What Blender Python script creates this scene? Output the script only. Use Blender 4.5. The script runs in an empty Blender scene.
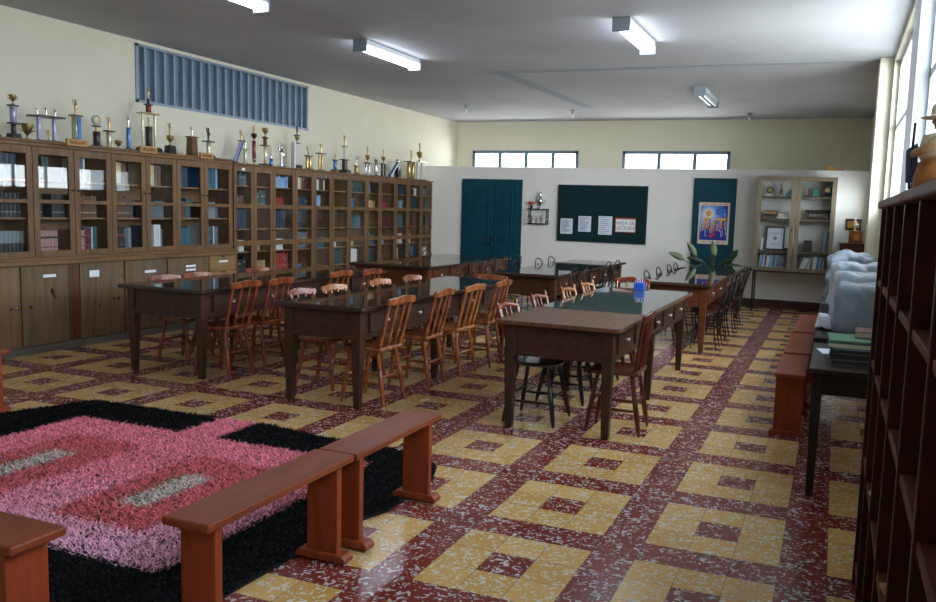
import bpy, math, random
from mathutils import Vector, Matrix, noise
R_ = math.radians
PI = math.pi
random.seed(7)
SC = bpy.context.scene
COL = SC.collection

# ------------------------------------------------------------------ materials
def lin(c):
    return tuple((x/12.92 if x <= .04045 else ((x+.055)/1.055)**2.4) for x in c)
def hexc(h):
    return lin(tuple(int(h[i:i+2], 16)/255 for i in (0, 2, 4)))
MATS = {}
def mat(name, h, rough=.5, metal=0.0, spec=.5, var=.0, vscale=(8, 8, 8), h2=None, bump=0.0, coat=0.0, emit=0.0, detail=3.0):
    if name in MATS: return MATS[name]
    m = bpy.data.materials.new(name); m.use_nodes = True
    nt = m.node_tree; b = nt.nodes['Principled BSDF']
    c = hexc(h) if isinstance(h, str) else h
    b.inputs['Base Color'].default_value = (*c, 1)
    b.inputs['Roughness'].default_value = rough
    b.inputs['Metallic'].default_value = metal
    b.inputs['Specular IOR Level'].default_value = spec
    if coat:
        b.inputs['Coat Weight'].default_value = coat
        b.inputs['Coat Roughness'].default_value = .12
    if emit:
        b.inputs['Emission Color'].default_value = (*c, 1)
        b.inputs['Emission Strength'].default_value = emit
    if h2 or var or bump:
        tc = nt.nodes.new('ShaderNodeTexCoord'); mp = nt.nodes.new('ShaderNodeMapping')
        mp.inputs['Scale'].default_value = vscale
        nz = nt.nodes.new('ShaderNodeTexNoise'); nz.inputs['Scale'].default_value = 1.0
        nz.inputs['Detail'].default_value = detail; nz.inputs['Roughness'].default_value = .6
        nt.links.new(tc.outputs['Object'], mp.inputs[0]); nt.links.new(mp.outputs[0], nz.inputs['Vector'])
        if h2 or var:
            rp = nt.nodes.new('ShaderNodeValToRGB')
            c2 = hexc(h2) if h2 else tuple(x*(1-var) for x in c)
            rp.color_ramp.elements[0].color = (*c2, 1); rp.color_ramp.elements[0].position = .32
            rp.color_ramp.elements[1].color = (*c, 1); rp.color_ramp.elements[1].position = .68
            nt.links.new(nz.outputs['Fac'], rp.inputs[0]); nt.links.new(rp.outputs[0], b.inputs['Base Color'])
        if bump:
            bp = nt.nodes.new('ShaderNodeBump'); bp.inputs['Strength'].default_value = bump
            bp.inputs['Distance'].default_value = .01
            nt.links.new(nz.outputs['Fac'], bp.inputs['Height']); nt.links.new(bp.outputs[0], b.inputs['Normal'])
    MATS[name] = m
    return m
def N(nt, op, a, b=None, c=None):
    n = nt.nodes.new('ShaderNodeMath'); n.operation = op
    for i, v in enumerate((a, b, c)):
        if v is None: continue
        if isinstance(v, (int, float)): n.inputs[i].default_value = v
        else: nt.links.new(v, n.inputs[i])
    return n.outputs[0]
def glassmat(name, tint=(1, 1, 1), rough=.02, ior=1.5, extra=0.0):
    m = bpy.data.materials.new(name); m.use_nodes = True; nt = m.node_tree
    nt.nodes.clear()
    o = nt.nodes.new('ShaderNodeOutputMaterial'); mx = nt.nodes.new('ShaderNodeMixShader')
    t = nt.nodes.new('ShaderNodeBsdfTransparent'); t.inputs[0].default_value = (*tint, 1)
    g = nt.nodes.new('ShaderNodeBsdfGlossy'); g.inputs['Roughness'].default_value = rough
    ge = nt.nodes.new('ShaderNodeNewGeometry'); dt = nt.nodes.new('ShaderNodeVectorMath'); dt.operation = 'DOT_PRODUCT'
    nt.links.new(ge.outputs['Normal'], dt.inputs[0]); nt.links.new(ge.outputs['Incoming'], dt.inputs[1])
    q = N(nt, 'POWER', N(nt, 'SUBTRACT', 1.0, N(nt, 'ABSOLUTE', dt.outputs['Value'])), 5.0)
    nt.links.new(N(nt, 'MULTIPLY_ADD', q, .95-extra, .04+extra), mx.inputs[0])
    nt.links.new(t.outputs[0], mx.inputs[1]); nt.links.new(g.outputs[0], mx.inputs[2])
    nt.links.new(mx.outputs[0], o.inputs[0]); MATS[name] = m
    return m
def mixc(nt, f, a, b):
    n = nt.nodes.new('ShaderNodeMix'); n.data_type = 'RGBA'
    if isinstance(f, (int, float)): n.inputs[0].default_value = f
    else: nt.links.new(f, n.inputs[0])
    for i, v in ((6, a), (7, b)):
        if isinstance(v, tuple): n.inputs[i].default_value = (*v, 1)
        else: nt.links.new(v, n.inputs[i])
    return n.outputs[2]

def floor_material():
    m = bpy.data.materials.new('terrazzo_tiles'); m.use_nodes = True; nt = m.node_tree
    b = nt.nodes['Principled BSDF']
    g = nt.nodes.new('ShaderNodeNewGeometry'); s = nt.nodes.new('ShaderNodeSeparateXYZ')
    nt.links.new(g.outputs['Position'], s.inputs[0])
    u = N(nt, 'MULTIPLY', s.outputs[0], 5.0); v = N(nt, 'MULTIPLY', s.outputs[1], 5.0)
    mu = N(nt, 'FLOORED_MODULO', u, 4.0); mv = N(nt, 'FLOORED_MODULO', v, 4.0)
    sq = N(nt, 'MULTIPLY', N(nt, 'LESS_THAN', mu, 3.0), N(nt, 'LESS_THAN', mv, 3.0))
    cu = N(nt, 'COMPARE', mu, 1.5, .5); cv = N(nt, 'COMPARE', mv, 1.5, .5)
    yel = N(nt, 'SUBTRACT', sq, N(nt, 'MULTIPLY', cu, cv))
    fu = N(nt, 'ABSOLUTE', N(nt, 'SUBTRACT', N(nt, 'FRACT', u), .5)); fv = N(nt, 'ABSOLUTE', N(nt, 'SUBTRACT', N(nt, 'FRACT', v), .5))
    grout = N(nt, 'GREATER_THAN', N(nt, 'MAXIMUM', fu, fv), .491)
    # flakes of pale stone, a different seed in every tile
    tid = N(nt, 'ADD', N(nt, 'MULTIPLY', N(nt, 'FLOOR', u), 7.13), N(nt, 'MULTIPLY', N(nt, 'FLOOR', v), 3.71))
    cx = nt.nodes.new('ShaderNodeCombineXYZ')
    nt.links.new(s.outputs[0], cx.inputs[0]); nt.links.new(s.outputs[1], cx.inputs[1]); nt.links.new(tid, cx.inputs[2])
    nz = nt.nodes.new('ShaderNodeTexNoise'); nz.inputs['Scale'].default_value = 29; nz.inputs['Detail'].default_value = 1.2
    nz.inputs['Distortion'].default_value = 1.6
    nt.links.new(cx.outputs[0], nz.inputs['Vector'])
    rp = nt.nodes.new('ShaderNodeValToRGB')
    rp.color_ramp.elements[0].position = .575; rp.color_ramp.elements[0].color = (0, 0, 0, 1)
    rp.color_ramp.elements[1].position = .62; rp.color_ramp.elements[1].color = (1, 1, 1, 1)
    nt.links.new(N(nt, 'MULTIPLY_ADD', yel, .022, nz.outputs['Fac']), rp.inputs[0])
    # soft tone change from tile to tile
    wn = nt.nodes.new('ShaderNodeTexWhiteNoise'); wn.noise_dimensions = '1D'; nt.links.new(tid, wn.inputs['W'])
    red = mixc(nt, wn.outputs['Value'], hexc('742a22'), hexc('823228'))
    ye = mixc(nt, wn.outputs['Value'], hexc('c5964e'), hexc('d8ab64'))
    base = mixc(nt, yel, red, ye)
    chip = mixc(nt, yel, hexc('c6bcb8'), hexc('d6ccb4'))
    c = mixc(nt, rp.outputs[0], base, chip)
    c = mixc(nt, N(nt, 'MULTIPLY', grout, .6), c, hexc('2a1a14'))
    nt.links.new(c, b.inputs['Base Color'])
    n2 = nt.nodes.new('ShaderNodeTexNoise'); n2.inputs['Scale'].default_value = 3.0; n2.inputs['Detail'].default_value = 4
    nt.links.new(g.outputs['Position'], n2.inputs['Vector'])
    nt.links.new(N(nt, 'ADD', N(nt, 'MULTIPLY', n2.outputs['Fac'], .22), .12), b.inputs['Roughness'])
    b.inputs['Specular IOR Level'].default_value = .5
    return m

WD = mat('dark_table_wood', '452a1c', .36, spec=.5, h2='22140f', vscale=(3, 26, 26), detail=4)
WDY = mat('dark_apron_wood', '4a2d1e', .42, spec=.35, h2='2d1a11', vscale=(26, 3, 26), detail=4)
WDD = mat('blackened_desk_wood', '2c1a13', .45, spec=.3, h2='1c110c', vscale=(26, 3, 26), detail=4)
WT = mat('worn_top_wood', '6c4a33', .45, spec=.3, h2='503524', vscale=(30, 3, 30), detail=4)
WR = mat('reddish_table_wood', '66371f', .38, spec=.4, h2='462313', vscale=(26, 3, 26), detail=4)
WC = mat('orange_chair_wood', 'a86036', .26, h2='663018', vscale=(18, 18, 9), coat=.4)
WC2 = mat('red_chair_wood', 'a04e2e', .26, h2='5c2716', vscale=(18, 18, 9), coat=.4)
WC3 = mat('pale_chair_wood', 'b8753f', .26, h2='94522b', vscale=(14, 14, 5), coat=.4)
WCD = mat('brown_chair_wood', '5c2a1b', .28, h2='3e1a12', vscale=(14, 14, 5), coat=.4)
WK = mat('black_stained_wood', '241812', .3, h2='160e0b', vscale=(14, 14, 5), coat=.3)
WB = mat('bench_wood', '8c4024', .4, spec=.35, h2='6e2d16', vscale=(20, 2.5, 20), coat=.0, detail=5)
WBX = mat('bench_wood_cross', '9a4a2a', .32, h2='7b3419', vscale=(2.5, 20, 20), coat=.25, detail=5)
WBL = mat('bench_leg_wood', '9a4424', .42, spec=.3, h2='7c3319', vscale=(24, 24, 2.5), coat=.0, detail=5)
WS = mat('bookcase_wood', '82603f', .45, spec=.3, h2='5d432b', vscale=(18, 18, 2.2), detail=5)
WSH = mat('bookcase_rail_wood', '866342', .45, spec=.3, h2='61462d', vscale=(18, 2.2, 18), detail=5)
WSI = mat('bookcase_inner_wood', '9a744c', .55, h2='7a5a3a', vscale=(10, 2.2, 10), detail=4)
WP = mat('grey_brown_cupboard_wood', '7a644b', .5, spec=.3, h2='604b37', vscale=(22, 22, 1.8), detail=5)
WPB = mat('bare_cupboard_wood', '8a6640', .5, h2='6c4a2c', vscale=(18, 2.2, 18), detail=5)
WPR = mat('red_brown_panel_wood', '663a22', .5, h2='4a2615', vscale=(22, 22, 1.8), detail=5)
WPL = mat('light_drawer_wood', '95734a', .5, h2='7d5d3a', vscale=(18, 2.2, 18), detail=5)
PLINTH = mat('worn_plinth_paint', '6a6258', .6, h2='4d463e', vscale=(9, 3, 9))
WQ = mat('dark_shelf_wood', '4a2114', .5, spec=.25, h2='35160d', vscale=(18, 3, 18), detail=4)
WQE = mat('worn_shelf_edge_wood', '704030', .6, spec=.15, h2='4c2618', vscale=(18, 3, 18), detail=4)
WG = mat('grey_cabinet_wood', '7d715c', .55, h2='6c604b', vscale=(14, 14, 3))
WGI = mat('cabinet_shelf_wood', '5c5040', .6, h2='483e30', vscale=(3, 14, 14))
WALL = mat('cream_wall_paint', 'e2dcc6', .8, spec=.2, var=.05, vscale=(1.5, 1.5, 1.5))
WALLP = mat('white_partition_paint', 'efeee9', .75, spec=.25, var=.05, vscale=(1.2, 1.2, 1.2))
CEIL = mat('ceiling_paint', 'bfbfc0', .85, spec=.15, h2='b2b2b4', vscale=(.8, .8, .8))
CEILS = mat('ceiling_patch_paint', 'a2a8b0', .85, spec=.15, var=.1, vscale=(3, 3, 3))
COLP = mat('column_paint', 'd2cebb', .75, spec=.2)
BASEB = mat('baseboard_paint', '5a3224', .45, h2='472318', vscale=(4, 14, 14))
TEAL = mat('teal_door_paint', '0b4a5a', .5, spec=.25, h2='083f4e', vscale=(5, 5, 5))
BOARD = mat('green_felt_board', '123437', .85, spec=.2, h2='0e2a2c', vscale=(40, 40, 40))
FRAMEG = mat('window_frame_paint', '6c7d8c', .45, metal=.0)
FRAMEW = mat('white_window_frame', 'dfe4ea', .5)
VENT = mat('blue_grey_steel', '93a3b2', .45, metal=.35, var=.15, vscale=(4, 4, 4))
VENTG = mat('dusky_pane', '8195a8', .12, spec=.7, h2='70859a', vscale=(2, 2, 2))
LAMPH = mat('lamp_housing', '8d979f', .5)
LAMPB = mat('lamp_reflector', 'd7dee6', .4)
LAMPE = mat('lit_tube', 'e9f2ff', .4, emit=15.0)
LAMPO = mat('unlit_tube', 'e6e9ec', .3)
IRON = mat('black_iron', '1f1814', .4, metal=.4)
STEEL = mat('dark_steel', '2a2523', .45, metal=.5)
BRASS = mat('brass', 'c79a4a', .25, metal=1.0)
KNOB = mat('pale_knob', 'd8cfc0', .3)
PAPER = mat('paper', 'f2f2f2', .7)
PAPERB = mat('bluish_paper', 'dfe5f4', .7)
INKG = mat('grey_ink', '7b86a4', .8)
INKB = mat('dark_ink', '2b2b30', .8)
INKR = mat('red_ink', 'b0352b', .8)
GOLD = mat('gold_plate', 'b9a272', .33, metal=1.0)
SILV = mat('silver_plate', 'd0d0d2', .2, metal=1.0)
MARB = mat('white_marble', 'd8d6ce', .3, var=.15, vscale=(30, 30, 30))
BLK = mat('black_trophy_base', '1c1a19', .3)
TBRN = mat('brown_trophy_wood', '6b4526', .35, var=.2, vscale=(20, 20, 20))
TDRK = mat('dark_trophy_wood', '33201a', .35)
TBLU = mat('blue_trophy_film', '3e78b4', .25, metal=.4)
TRED = mat('red_trophy_film', '7c3230', .25, metal=.3)
TLIL = mat('lilac_trophy_film', 'a9a4c4', .3, metal=.3)
TCRM = mat('cream_gold_column', 'c9c0a0', .25, metal=.5)
PLQ = mat('tan_sign_wood', 'b98d54', .5, var=.15, vscale=(20, 20, 20))
COVER = mat('grey_plastic_cover', '7f8a96', .4, spec=.5, var=.12, vscale=(6, 6, 6))
COVERL = mat('pale_plastic_cover', 'a3b0bd', .4, spec=.5, var=.1, vscale=(6, 6, 6))
LEAF = mat('rubber_plant_leaf', '34503e', .3, h2='20372a', vscale=(9, 9, 9))
LEAF2 = mat('dusty_leaf', '7d8768', .4, h2='55654a', vscale=(9, 9, 9))
POT = mat('terracotta', '8c4a32', .7)
SOIL = mat('soil', '2a1d14', .95)
BLUEB = mat('blue_plastic', '2f5fd0', .4)
SKIN = mat('painted_clay_tan', 'b99a72', .5, var=.2, vscale=(40, 40, 40))
HAT = mat('painted_clay_straw', 'd8cdb4', .5)
CLAYO = mat('painted_clay_orange', 'b0703a', .5, var=.3, vscale=(30, 30, 30))
CLAYB = mat('painted_clay_blue', '38486e', .5)
TAN = mat('tan_cloth', 'b98a52', .8)
GLASS = glassmat('clear_glass')
GLASSC = glassmat('bookcase_glass', (.97, .98, .98), .015, 1.5, -.012)
BK = {}
for n_, h_ in dict(navy='2a3d55', black='2c2b2c', grey='8c9094', darkgreen='35503f', brown='6a4430', cream='cdb98c', white='e6e6e2', red='a5332e', pink='bb8a82',
                   blue='2f78b8', teal='2a6070', lightblue='8fb3dc', tan='b38e5c', green='2e6a4a', slate='5f6c78', maroon='5c2422').items():
    BK[n_] = mat('book_cover_'+n_, h_, .5, var=.15, vscale=(30, 30, 30))
PAGES = mat('book_pages', 'cfc6ae', .8)

# ------------------------------------------------------------------ mesh builder
class MB:
    def __init__(s): s.v = []; s.f = []; s.mi = []; s.cur = 0
    def add(s, vs, fs):
        o = len(s.v); s.v += [tuple(p) for p in vs]
        for f in fs: s.f.append(tuple(i+o for i in f)); s.mi.append(s.cur)
        return s
    def box(s, x0, x1, y0, y1, z0, z1, M=None):
        vs = [Vector((x, y, z)) for z in (z0, z1) for y in (y0, y1) for x in (x0, x1)]
        if M: vs = [M @ p for p in vs]
        return s.add(vs, [(0, 2, 3, 1), (4, 5, 7, 6), (0, 1, 5, 4), (2, 6, 7, 3), (0, 4, 6, 2), (1, 3, 7, 5)])
    def cbox(s, c, d, M=None):
        return s.box(c[0]-d[0]/2, c[0]+d[0]/2, c[1]-d[1]/2, c[1]+d[1]/2, c[2]-d[2]/2, c[2]+d[2]/2, M)
    def frustum(s, x, y, z0, z1, a0, a1, b0=None, b1=None):
        b0 = b0 or a0; b1 = b1 or a1
        vs = [(x-a0/2, y-b0/2, z0), (x+a0/2, y-b0/2, z0), (x+a0/2, y+b0/2, z0), (x-a0/2, y+b0/2, z0),
              (x-a1/2, y-b1/2, z1), (x+a1/2, y-b1/2, z1), (x+a1/2, y+b1/2, z1), (x-a1/2, y+b1/2, z1)]
        return s.add(vs, [(3, 2, 1, 0), (4, 5, 6, 7), (0, 1, 5, 4), (1, 2, 6, 5), (2, 3, 7, 6), (3, 0, 4, 7)])
    def tube(s, pts, r, n=8, closed=False):
        pts = [Vector(p) for p in pts]; m = len(pts)
        rs = r if isinstance(r, (list, tuple)) else [r]*m
        ring = []; prev = None
        for i, p in enumerate(pts):
            if closed: t = pts[(i+1) % m]-pts[i-1]
            else: t = pts[min(i+1, m-1)]-pts[max(i-1, 0)]
            t = t.normalized() if t.length > 1e-9 else Vector((0, 0, 1))
            if prev is None:
                a = Vector((0, 0, 1)) if abs(t.z) < .9 else Vector((1, 0, 0)); prev = t.cross(a).normalized()
            prev = (prev-t*prev.dot(t)).normalized(); q = t.cross(prev)
            ring.append([p+(prev*math.cos(2*PI*k/n)+q*math.sin(2*PI*k/n))*rs[i] for k in range(n)])
        vs = [p for rg in ring for p in rg]; fs = []
        for i in range(m if closed else m-1):
            j = (i+1) % m
            for k in range(n):
                l = (k+1) % n; fs.append((i*n+k, i*n+l, j*n+l, j*n+k))
        if not closed:
            fs.append(tuple(range(n))[::-1]); fs.append(tuple((m-1)*n+k for k in range(n)))
        return s.add(vs, fs)
    def lathe(s, prof, c=(0, 0, 0), n=16, M=None):
        vs = []; fs = []; m = len(prof)
        for r, z in prof:
            for k in range(n): vs.append(Vector((c[0]+r*math.cos(2*PI*k/n), c[1]+r*math.sin(2*PI*k/n), c[2]+z)))
        if M: vs = [M @ p for p in vs]
        for i in range(m-1):
            for k in range(n):
                l = (k+1) % n; fs.append((i*n+k, i*n+l, (i+1)*n+l, (i+1)*n+k))
        fs.append(tuple(range(n))[::-1]); fs.append(tuple((m-1)*n+k for k in range(n)))
        return s.add(vs, fs)
    def turned(s, a, b, prof, n=8):
        # a lathe profile [(radius, t)] laid along the line a-b
        a = Vector(a); b = Vector(b)
        return s.tube([a+(b-a)*t for r, t in prof], [r for r, t in prof], n)
    def prism(s, poly, d0, d1, axis='z'):
        n = len(poly)
        def P(u, v, d): return {'z': (u, v, d), 'y': (u, d, v), 'x': (d, u, v)}[axis]
        vs = [P(u, v, d0) for u, v in poly]+[P(u, v, d1) for u, v in poly]
        fs = [tuple(range(n))[::-1], tuple(range(n, 2*n))]+[(i, (i+1) % n, n+(i+1) % n, n+i) for i in range(n)]
        return s.add(vs, fs)
    def sphere(s, c, r, n=10, sc=(1, 1, 1)):
        m = n//2+1
        prof = [(max(1e-4, math.sin(PI*i/m))*r, -math.cos(PI*i/m)*r) for i in range(m+1)]
        return s.lathe(prof, (0, 0, 0), n, Matrix.Translation(c) @ Matrix.Diagonal((*sc, 1)))
    def mesh(s, name, mats, smooth=None):
        me = bpy.data.meshes.new(name); me.from_pydata(s.v, [], s.f)
        if not isinstance(mats, (list, tuple)): mats = [mats]
        for m in mats: me.materials.append(m)
        me.polygons.foreach_set('material_index', s.mi)
        me.validate(); me.update()
        import bmesh as bmm
        b = bmm.new(); b.from_mesh(me); bmm.ops.recalc_face_normals(b, faces=b.faces); b.to_mesh(me); b.free()
        if smooth is not None:
            me.polygons.foreach_set('use_smooth', [True]*len(me.polygons))
            me.set_sharp_from_angle(angle=R_(smooth))
        return me
    def build(s, name, mats, parent=None, smooth=None, bevel=0, loc=(0, 0, 0), rot=0):
        o = bpy.data.objects.new(name, s.mesh(name, mats, smooth)); COL.objects.link(o)
        o.location = loc; o.rotation_euler.z = rot
        if parent: o.parent = parent
        if bevel:
            md = o.modifiers.new('bevel', 'BEVEL'); md.width = bevel; md.segments = 2; md.limit_method = 'ANGLE'; md.angle_limit = R_(40)
        return o
def tag(o, label=None, cat=None, group=None, kind=None):
    if label: o['label'] = label
    if cat: o['category'] = cat
    if group: o['group'] = group
    if kind: o['kind'] = kind
    return o
def empty(name, loc, label, cat, group=None, rot=0):
    o = bpy.data.objects.new(name, None); COL.objects.link(o); o.location = loc; o.rotation_euler.z = rot
    o.empty_display_size = .1
    return tag(o, label, cat, group)
KIDS = {}
def kids(o):
    if not KIDS or o.name not in KIDS: KIDS[o.name] = [c for c in bpy.data.objects if c.parent == o]
    return KIDS[o.name]
def dup(root, loc, rot, label, group=None, swap=None):
    def cp(o, par):
        c = o.copy(); COL.objects.link(c); c.parent = par
        for ch in kids(o): cp(ch, c)
        return c
    r = cp(root, None); r.location = loc; r.rotation_euler.z = rot; r['label'] = label
    if group: r['group'] = group
    return r
def struct(name, mb, m, parent=None, **k):
    o = mb.build(name, m, parent, **k)
    if not parent: o['kind'] = 'structure'
    return o
def text_mesh(txt, size, M, mb, depth=.0008, off=0.0):
    cu = bpy.data.curves.new('lettering', 'FONT'); cu.body = txt; cu.size = size; cu.align_x = 'CENTER'; cu.align_y = 'CENTER'; cu.extrude = depth; cu.resolution_u = 3; cu.offset = off
    o = bpy.data.objects.new('lettering', cu); COL.objects.link(o)
    dg = bpy.context.evaluated_depsgraph_get(); dg.update()
    me = bpy.data.meshes.new_from_object(o.evaluated_get(dg))
    mb.add([M @ v.co for v in me.vertices], [tuple(p.vertices) for p in me.polygons])
    bpy.data.objects.remove(o); bpy.data.meshes.remove(me); bpy.data.curves.remove(cu)
    return mb
def M_wall_y(x, y, z):   # text plane facing -y
    return Matrix.Translation((x, y, z)) @ Matrix.Rotation(R_(90), 4, 'X')
def M_wall_x(x, y, z):   # text plane facing +x
    return Matrix.Translation((x, y, z)) @ Matrix.Rotation(R_(90), 4, 'Z') @ Matrix.Rotation(R_(90), 4, 'X')

# ------------------------------------------------------------------ the room
XL, XR, YN, YB, YP, ZC = -6.05, 2.0, -5.0, 13.0, 11.62, 3.33
struct('floor', MB().box(XL-.2, XR+.25, YN-.2, YB+.2, -.1, 0), floor_material())
struct('ceiling', MB().box(XL-.2, XR+.25, YN-.2, YB+.2, ZC, ZC+.12), CEIL)
struct('trim_1', MB().prism([(-2.9, 7.22), (-1.4, 7.26), (-.2, 7.24), (1.2, 7.32), (XR, 7.36), (XR, 7.44), (.9, 7.43), (-.3, 7.40), (-1.2, 7.44), (-2.9, 7.40)], ZC-.004, ZC, 'z'), CEILS)
# left wall with the slatted opening
VY0, VY1, VZ0, VZ1 = 4.43, 7.72, 2.63, 3.29
w = MB()
w.box(XL-.2, XL, YN, VY0, 0, ZC); w.box(XL-.2, XL, VY1, YB, 0, ZC); w.box(XL-.2, XL, VY0, VY1, 0, VZ0); w.box(XL-.2, XL, VY0, VY1, VZ1, ZC); w.box(XL-.2, XL-.16, VY0, VY1, VZ0, VZ1)
struct('wall_left', w, WALL)
f = MB()
for a in ((VY0, VY0+.04, VZ0, VZ1), (VY1-.04, VY1, VZ0, VZ1), (VY0, VY1, VZ0, VZ0+.03), (VY0, VY1, VZ1-.03, VZ1)): f.box(XL-.08, XL+.015, *a)
nb = 22
for i in range(1, nb):
    y = VY0+(VY1-VY0)*i/nb
    f.box(XL-.03, XL+.005, y-.014, y+.014, VZ0+.03, VZ1-.03)
wl = struct('window_1', f, VENT)
MB().box(XL-.07, XL-.06, VY0+.03, VY1-.03, VZ0+.02, VZ1-.02).build('pane', VENTG, wl)
# back wall with two strips of windows
BW = [(-5.68, -3.36), (-2.46, -.40)]; BZ0, BZ1 = 2.25, 2.745
w = MB()
w.box(XL-.2, XR+.2, YB, YB+.2, 0, BZ0); w.box(XL-.2, XR+.2, YB, YB+.2, BZ1, ZC)
xs = [XL-.2, BW[0][0], BW[0][1], BW[1][0], BW[1][1], XR+.2]
for i in (0, 2, 4): w.box(xs[i], xs[i+1], YB, YB+.2, BZ0, BZ1)
struct('wall_back', w, WALL)
for k, ((a, b), ms) in enumerate(zip(BW, ((-5.06, -4.48, -3.9), (-1.74, -1.055)))):
    f = MB()
    for q in ((a, a+.06, BZ0, BZ1), (b-.06, b, BZ0, BZ1), (a, b, BZ0, BZ0+.05), (a, b, BZ1-.06, BZ1)): f.box(q[0], q[1], YB-.01, YB+.06, q[2], q[3])
    for m_ in ms: f.box(m_-.035, m_+.035, YB, YB+.05, BZ0+.05, BZ1-.06)
    wf = struct('window_%d' % (k+2), f, FRAMEG)
    MB().box(a+.03, b-.03, YB+.025, YB+.031, BZ0+.03, BZ1-.03).build('pane', GLASS, wf)
# partition
PT = 2.335
struct('wall_partition', MB().box(XL, XR, YP, YP+.1, 0, PT), WALLP)
struct('baseboard_partition', MB().box(-3.9, -.85, YP-.02, YP, 0, .15).box(-.05, XR, YP-.02, YP, 0, .15), BASEB)
# right wall with tall windows
RW = [(-3.5, -1.7), (-1.2, 1.5), (1.9, 3.55), (4.15, 7.1), (7.75, 11.3)]
RZ0, RZ1, RZL = 1.62, 3.27, 2.16
w = MB(); w.box(XR, XR+.25, YN, YB, 0, RZ0); w.box(XR, XR+.25, YN, YB, RZ1, ZC)
ys = [YN]+[t for p in RW for t in p]+[YB]
for i in range(0, len(ys), 2): w.box(XR, XR+.25, ys[i], ys[i+1], RZ0, RZ1)
struct('wall_right', w, WALL)
struct('wall_column', MB().box(1.857, XR, 7.2, 7.6, 0, ZC), COLP, bevel=.01)
w = MB().box(XR, XR+.25, RW[-1][0], RW[-1][1], RZL, RZ1); struct('wall_window_head', w, WALL)
RW0 = RW[:-1]
for k, (a, b) in enumerate(RW):
    f = MB()
    RZ1 = 3.27 if k < len(RW)-1 else RZL
    for q in ((a, a+.07, RZ0, RZ1), (b-.07, b, RZ0, RZ1), (a, b, RZ0, RZ0+.06), (a, b, RZ1-.06, RZ1), (a, b, 2.52, 2.58))[:5 if RZ1 > 3 else 4]: f.box(XR+.06, XR+.13, *q)
    n = max(2, round((b-a)/.75))
    for i in range(1, n): y = a+(b-a)*i/n; f.box(XR+.07, XR+.12, y-.022, y+.022, RZ0+.06, RZ1-.06)
    wf = struct('window_%d' % (k+4), f, FRAMEW)
    MB().box(XR+.092, XR+.098, a+.03, b-.03, RZ0+.03, RZ1-.03).build('pane', GLASS, wf)
struct('trim_3', MB().box(XR-.03, XR+.2, 3.52, 4.18, RZ0, ZC-.002), FRAMEW)
RZ1 = 3.27
struct('trim_2', MB().prism([(-2.84, 7.40), (-2.62, 7.40), (-2.50, 11.0), (-2.68, 11.0)], ZC-.003, ZC, 'z'), CEILS)
# the end of the room behind the camera
struct('wall_front', MB().box(XL-.2, XR+.2, YN-.2, YN, 0, ZC), WALL)

# doors in the partition
def panel_door(mb, x0, x1, z0, z1, y, panels):
    mb.box(x0, x1, y-.045, y, z0, z1)
    for pz0, pz1 in panels:
        a, b = x0+.1, x1-.1
        mb.box(a, b, y-.06, y-.045, pz0, pz0+.025); mb.box(a, b, y-.06, y-.045, pz1-.025, pz1)
        mb.box(a, a+.025, y-.06, y-.045, pz0+.025, pz1-.025); mb.box(b-.025, b, y-.06, y-.045, pz0+.025, pz1-.025)
        mb.box(a+.07, b-.07, y-.055, y-.045, pz0+.07, pz1-.07)
d = MB(); d.box(-5.25, -5.17, YP-.03, YP, 0, 2.10); d.box(-4.085, -4.005, YP-.03, YP, 0, 2.10); d.box(-5.17, -4.085, YP-.03, YP, 2.02, 2.10)
d1 = struct('door_1', d, TEAL)
for a, b in ((-5.17, -4.56), (-4.545, -4.085)):
    m_ = MB(); panel_door(m_, a, b, .01, 2.02, YP-.002, ((.15, .75), (.85, 1.9))); o = m_.build('door_leaf', TEAL, d1, bevel=.004)
    if a < -5: MB().lathe([(.012, 0), (.012, .03), (.03, .04), (.032, .06), (.02, .075)], n=12, M=Matrix.Translation((-4.60, YP-.047, .86)) @ Matrix.Rotation(R_(90), 4, 'X')).cbox((-4.6, YP-.05, .98), (.05, .008, .09)).build('door_handle', STEEL, o, smooth=40)
d = MB(); d.box(-.81, -.75, YP-.035, YP, 0, 2.18); d.box(-.15, -.09, YP-.035, YP, 0, 2.18); d.box(-.75, -.15, YP-.035, YP, 2.10, 2.18)
d2 = struct('door_2', d, TEAL)
o = MB().box(-.75, -.15, YP-.03, YP-.002, .01, 2.10).build('door_leaf', TEAL, d2, bevel=.003)
MB().lathe([(.012, 0), (.012, .03), (.03, .04), (.033, .06), (.02, .078)], n=14, M=Matrix.Translation((-.615, YP-.03, .75)) @ Matrix.Rotation(R_(90), 4, 'X')).build('door_handle', SILV, o, smooth=40)

# ------------------------------------------------------------------ notice board, papers, poster
nb_ = empty('notice_board', (-2.45, YP, 1.0), 'dark green felt notice board on the white partition', 'notice board')
MB().box(-.81, .815, -.03, 0, .0, 1.01).build('felt_panel', BOARD, nb_)
f = MB(); f.box(-.83, .835, -.045, 0, -.012, .0); f.box(-.83, .835, -.045, 0, 1.01, 1.022); f.box(-.83, -.81, -.045, 0, 0, 1.01); f.box(.815, .835, -.045, 0, 0, 1.01)
f.build('frame', mat('dark_board_frame', '16302f', .5), nb_)
def sheet(x0, x1, z0, z1, label, rows, seed):
    rnd = random.Random(seed)
    t = empty('paper_notice', ((x0+x1)/2, YP-.033, z0), label, 'paper')
    wd, hh = x1-x0, z1-z0
    MB().box(-wd/2, wd/2, -.004, 0, 0, hh).build('sheet', PAPERB, t)
    m_ = MB()
    for i in range(rows):
        z = hh-.03-(hh-.06)*i/(rows-1)
        a = -wd/2+.02; e = a+(wd-.04)*rnd.uniform(.5, 1)
        m_.box(a, e, -.0055, -.004, z-.004, z+.004)
    m_.build('printed_lines', INKG, t)
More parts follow.
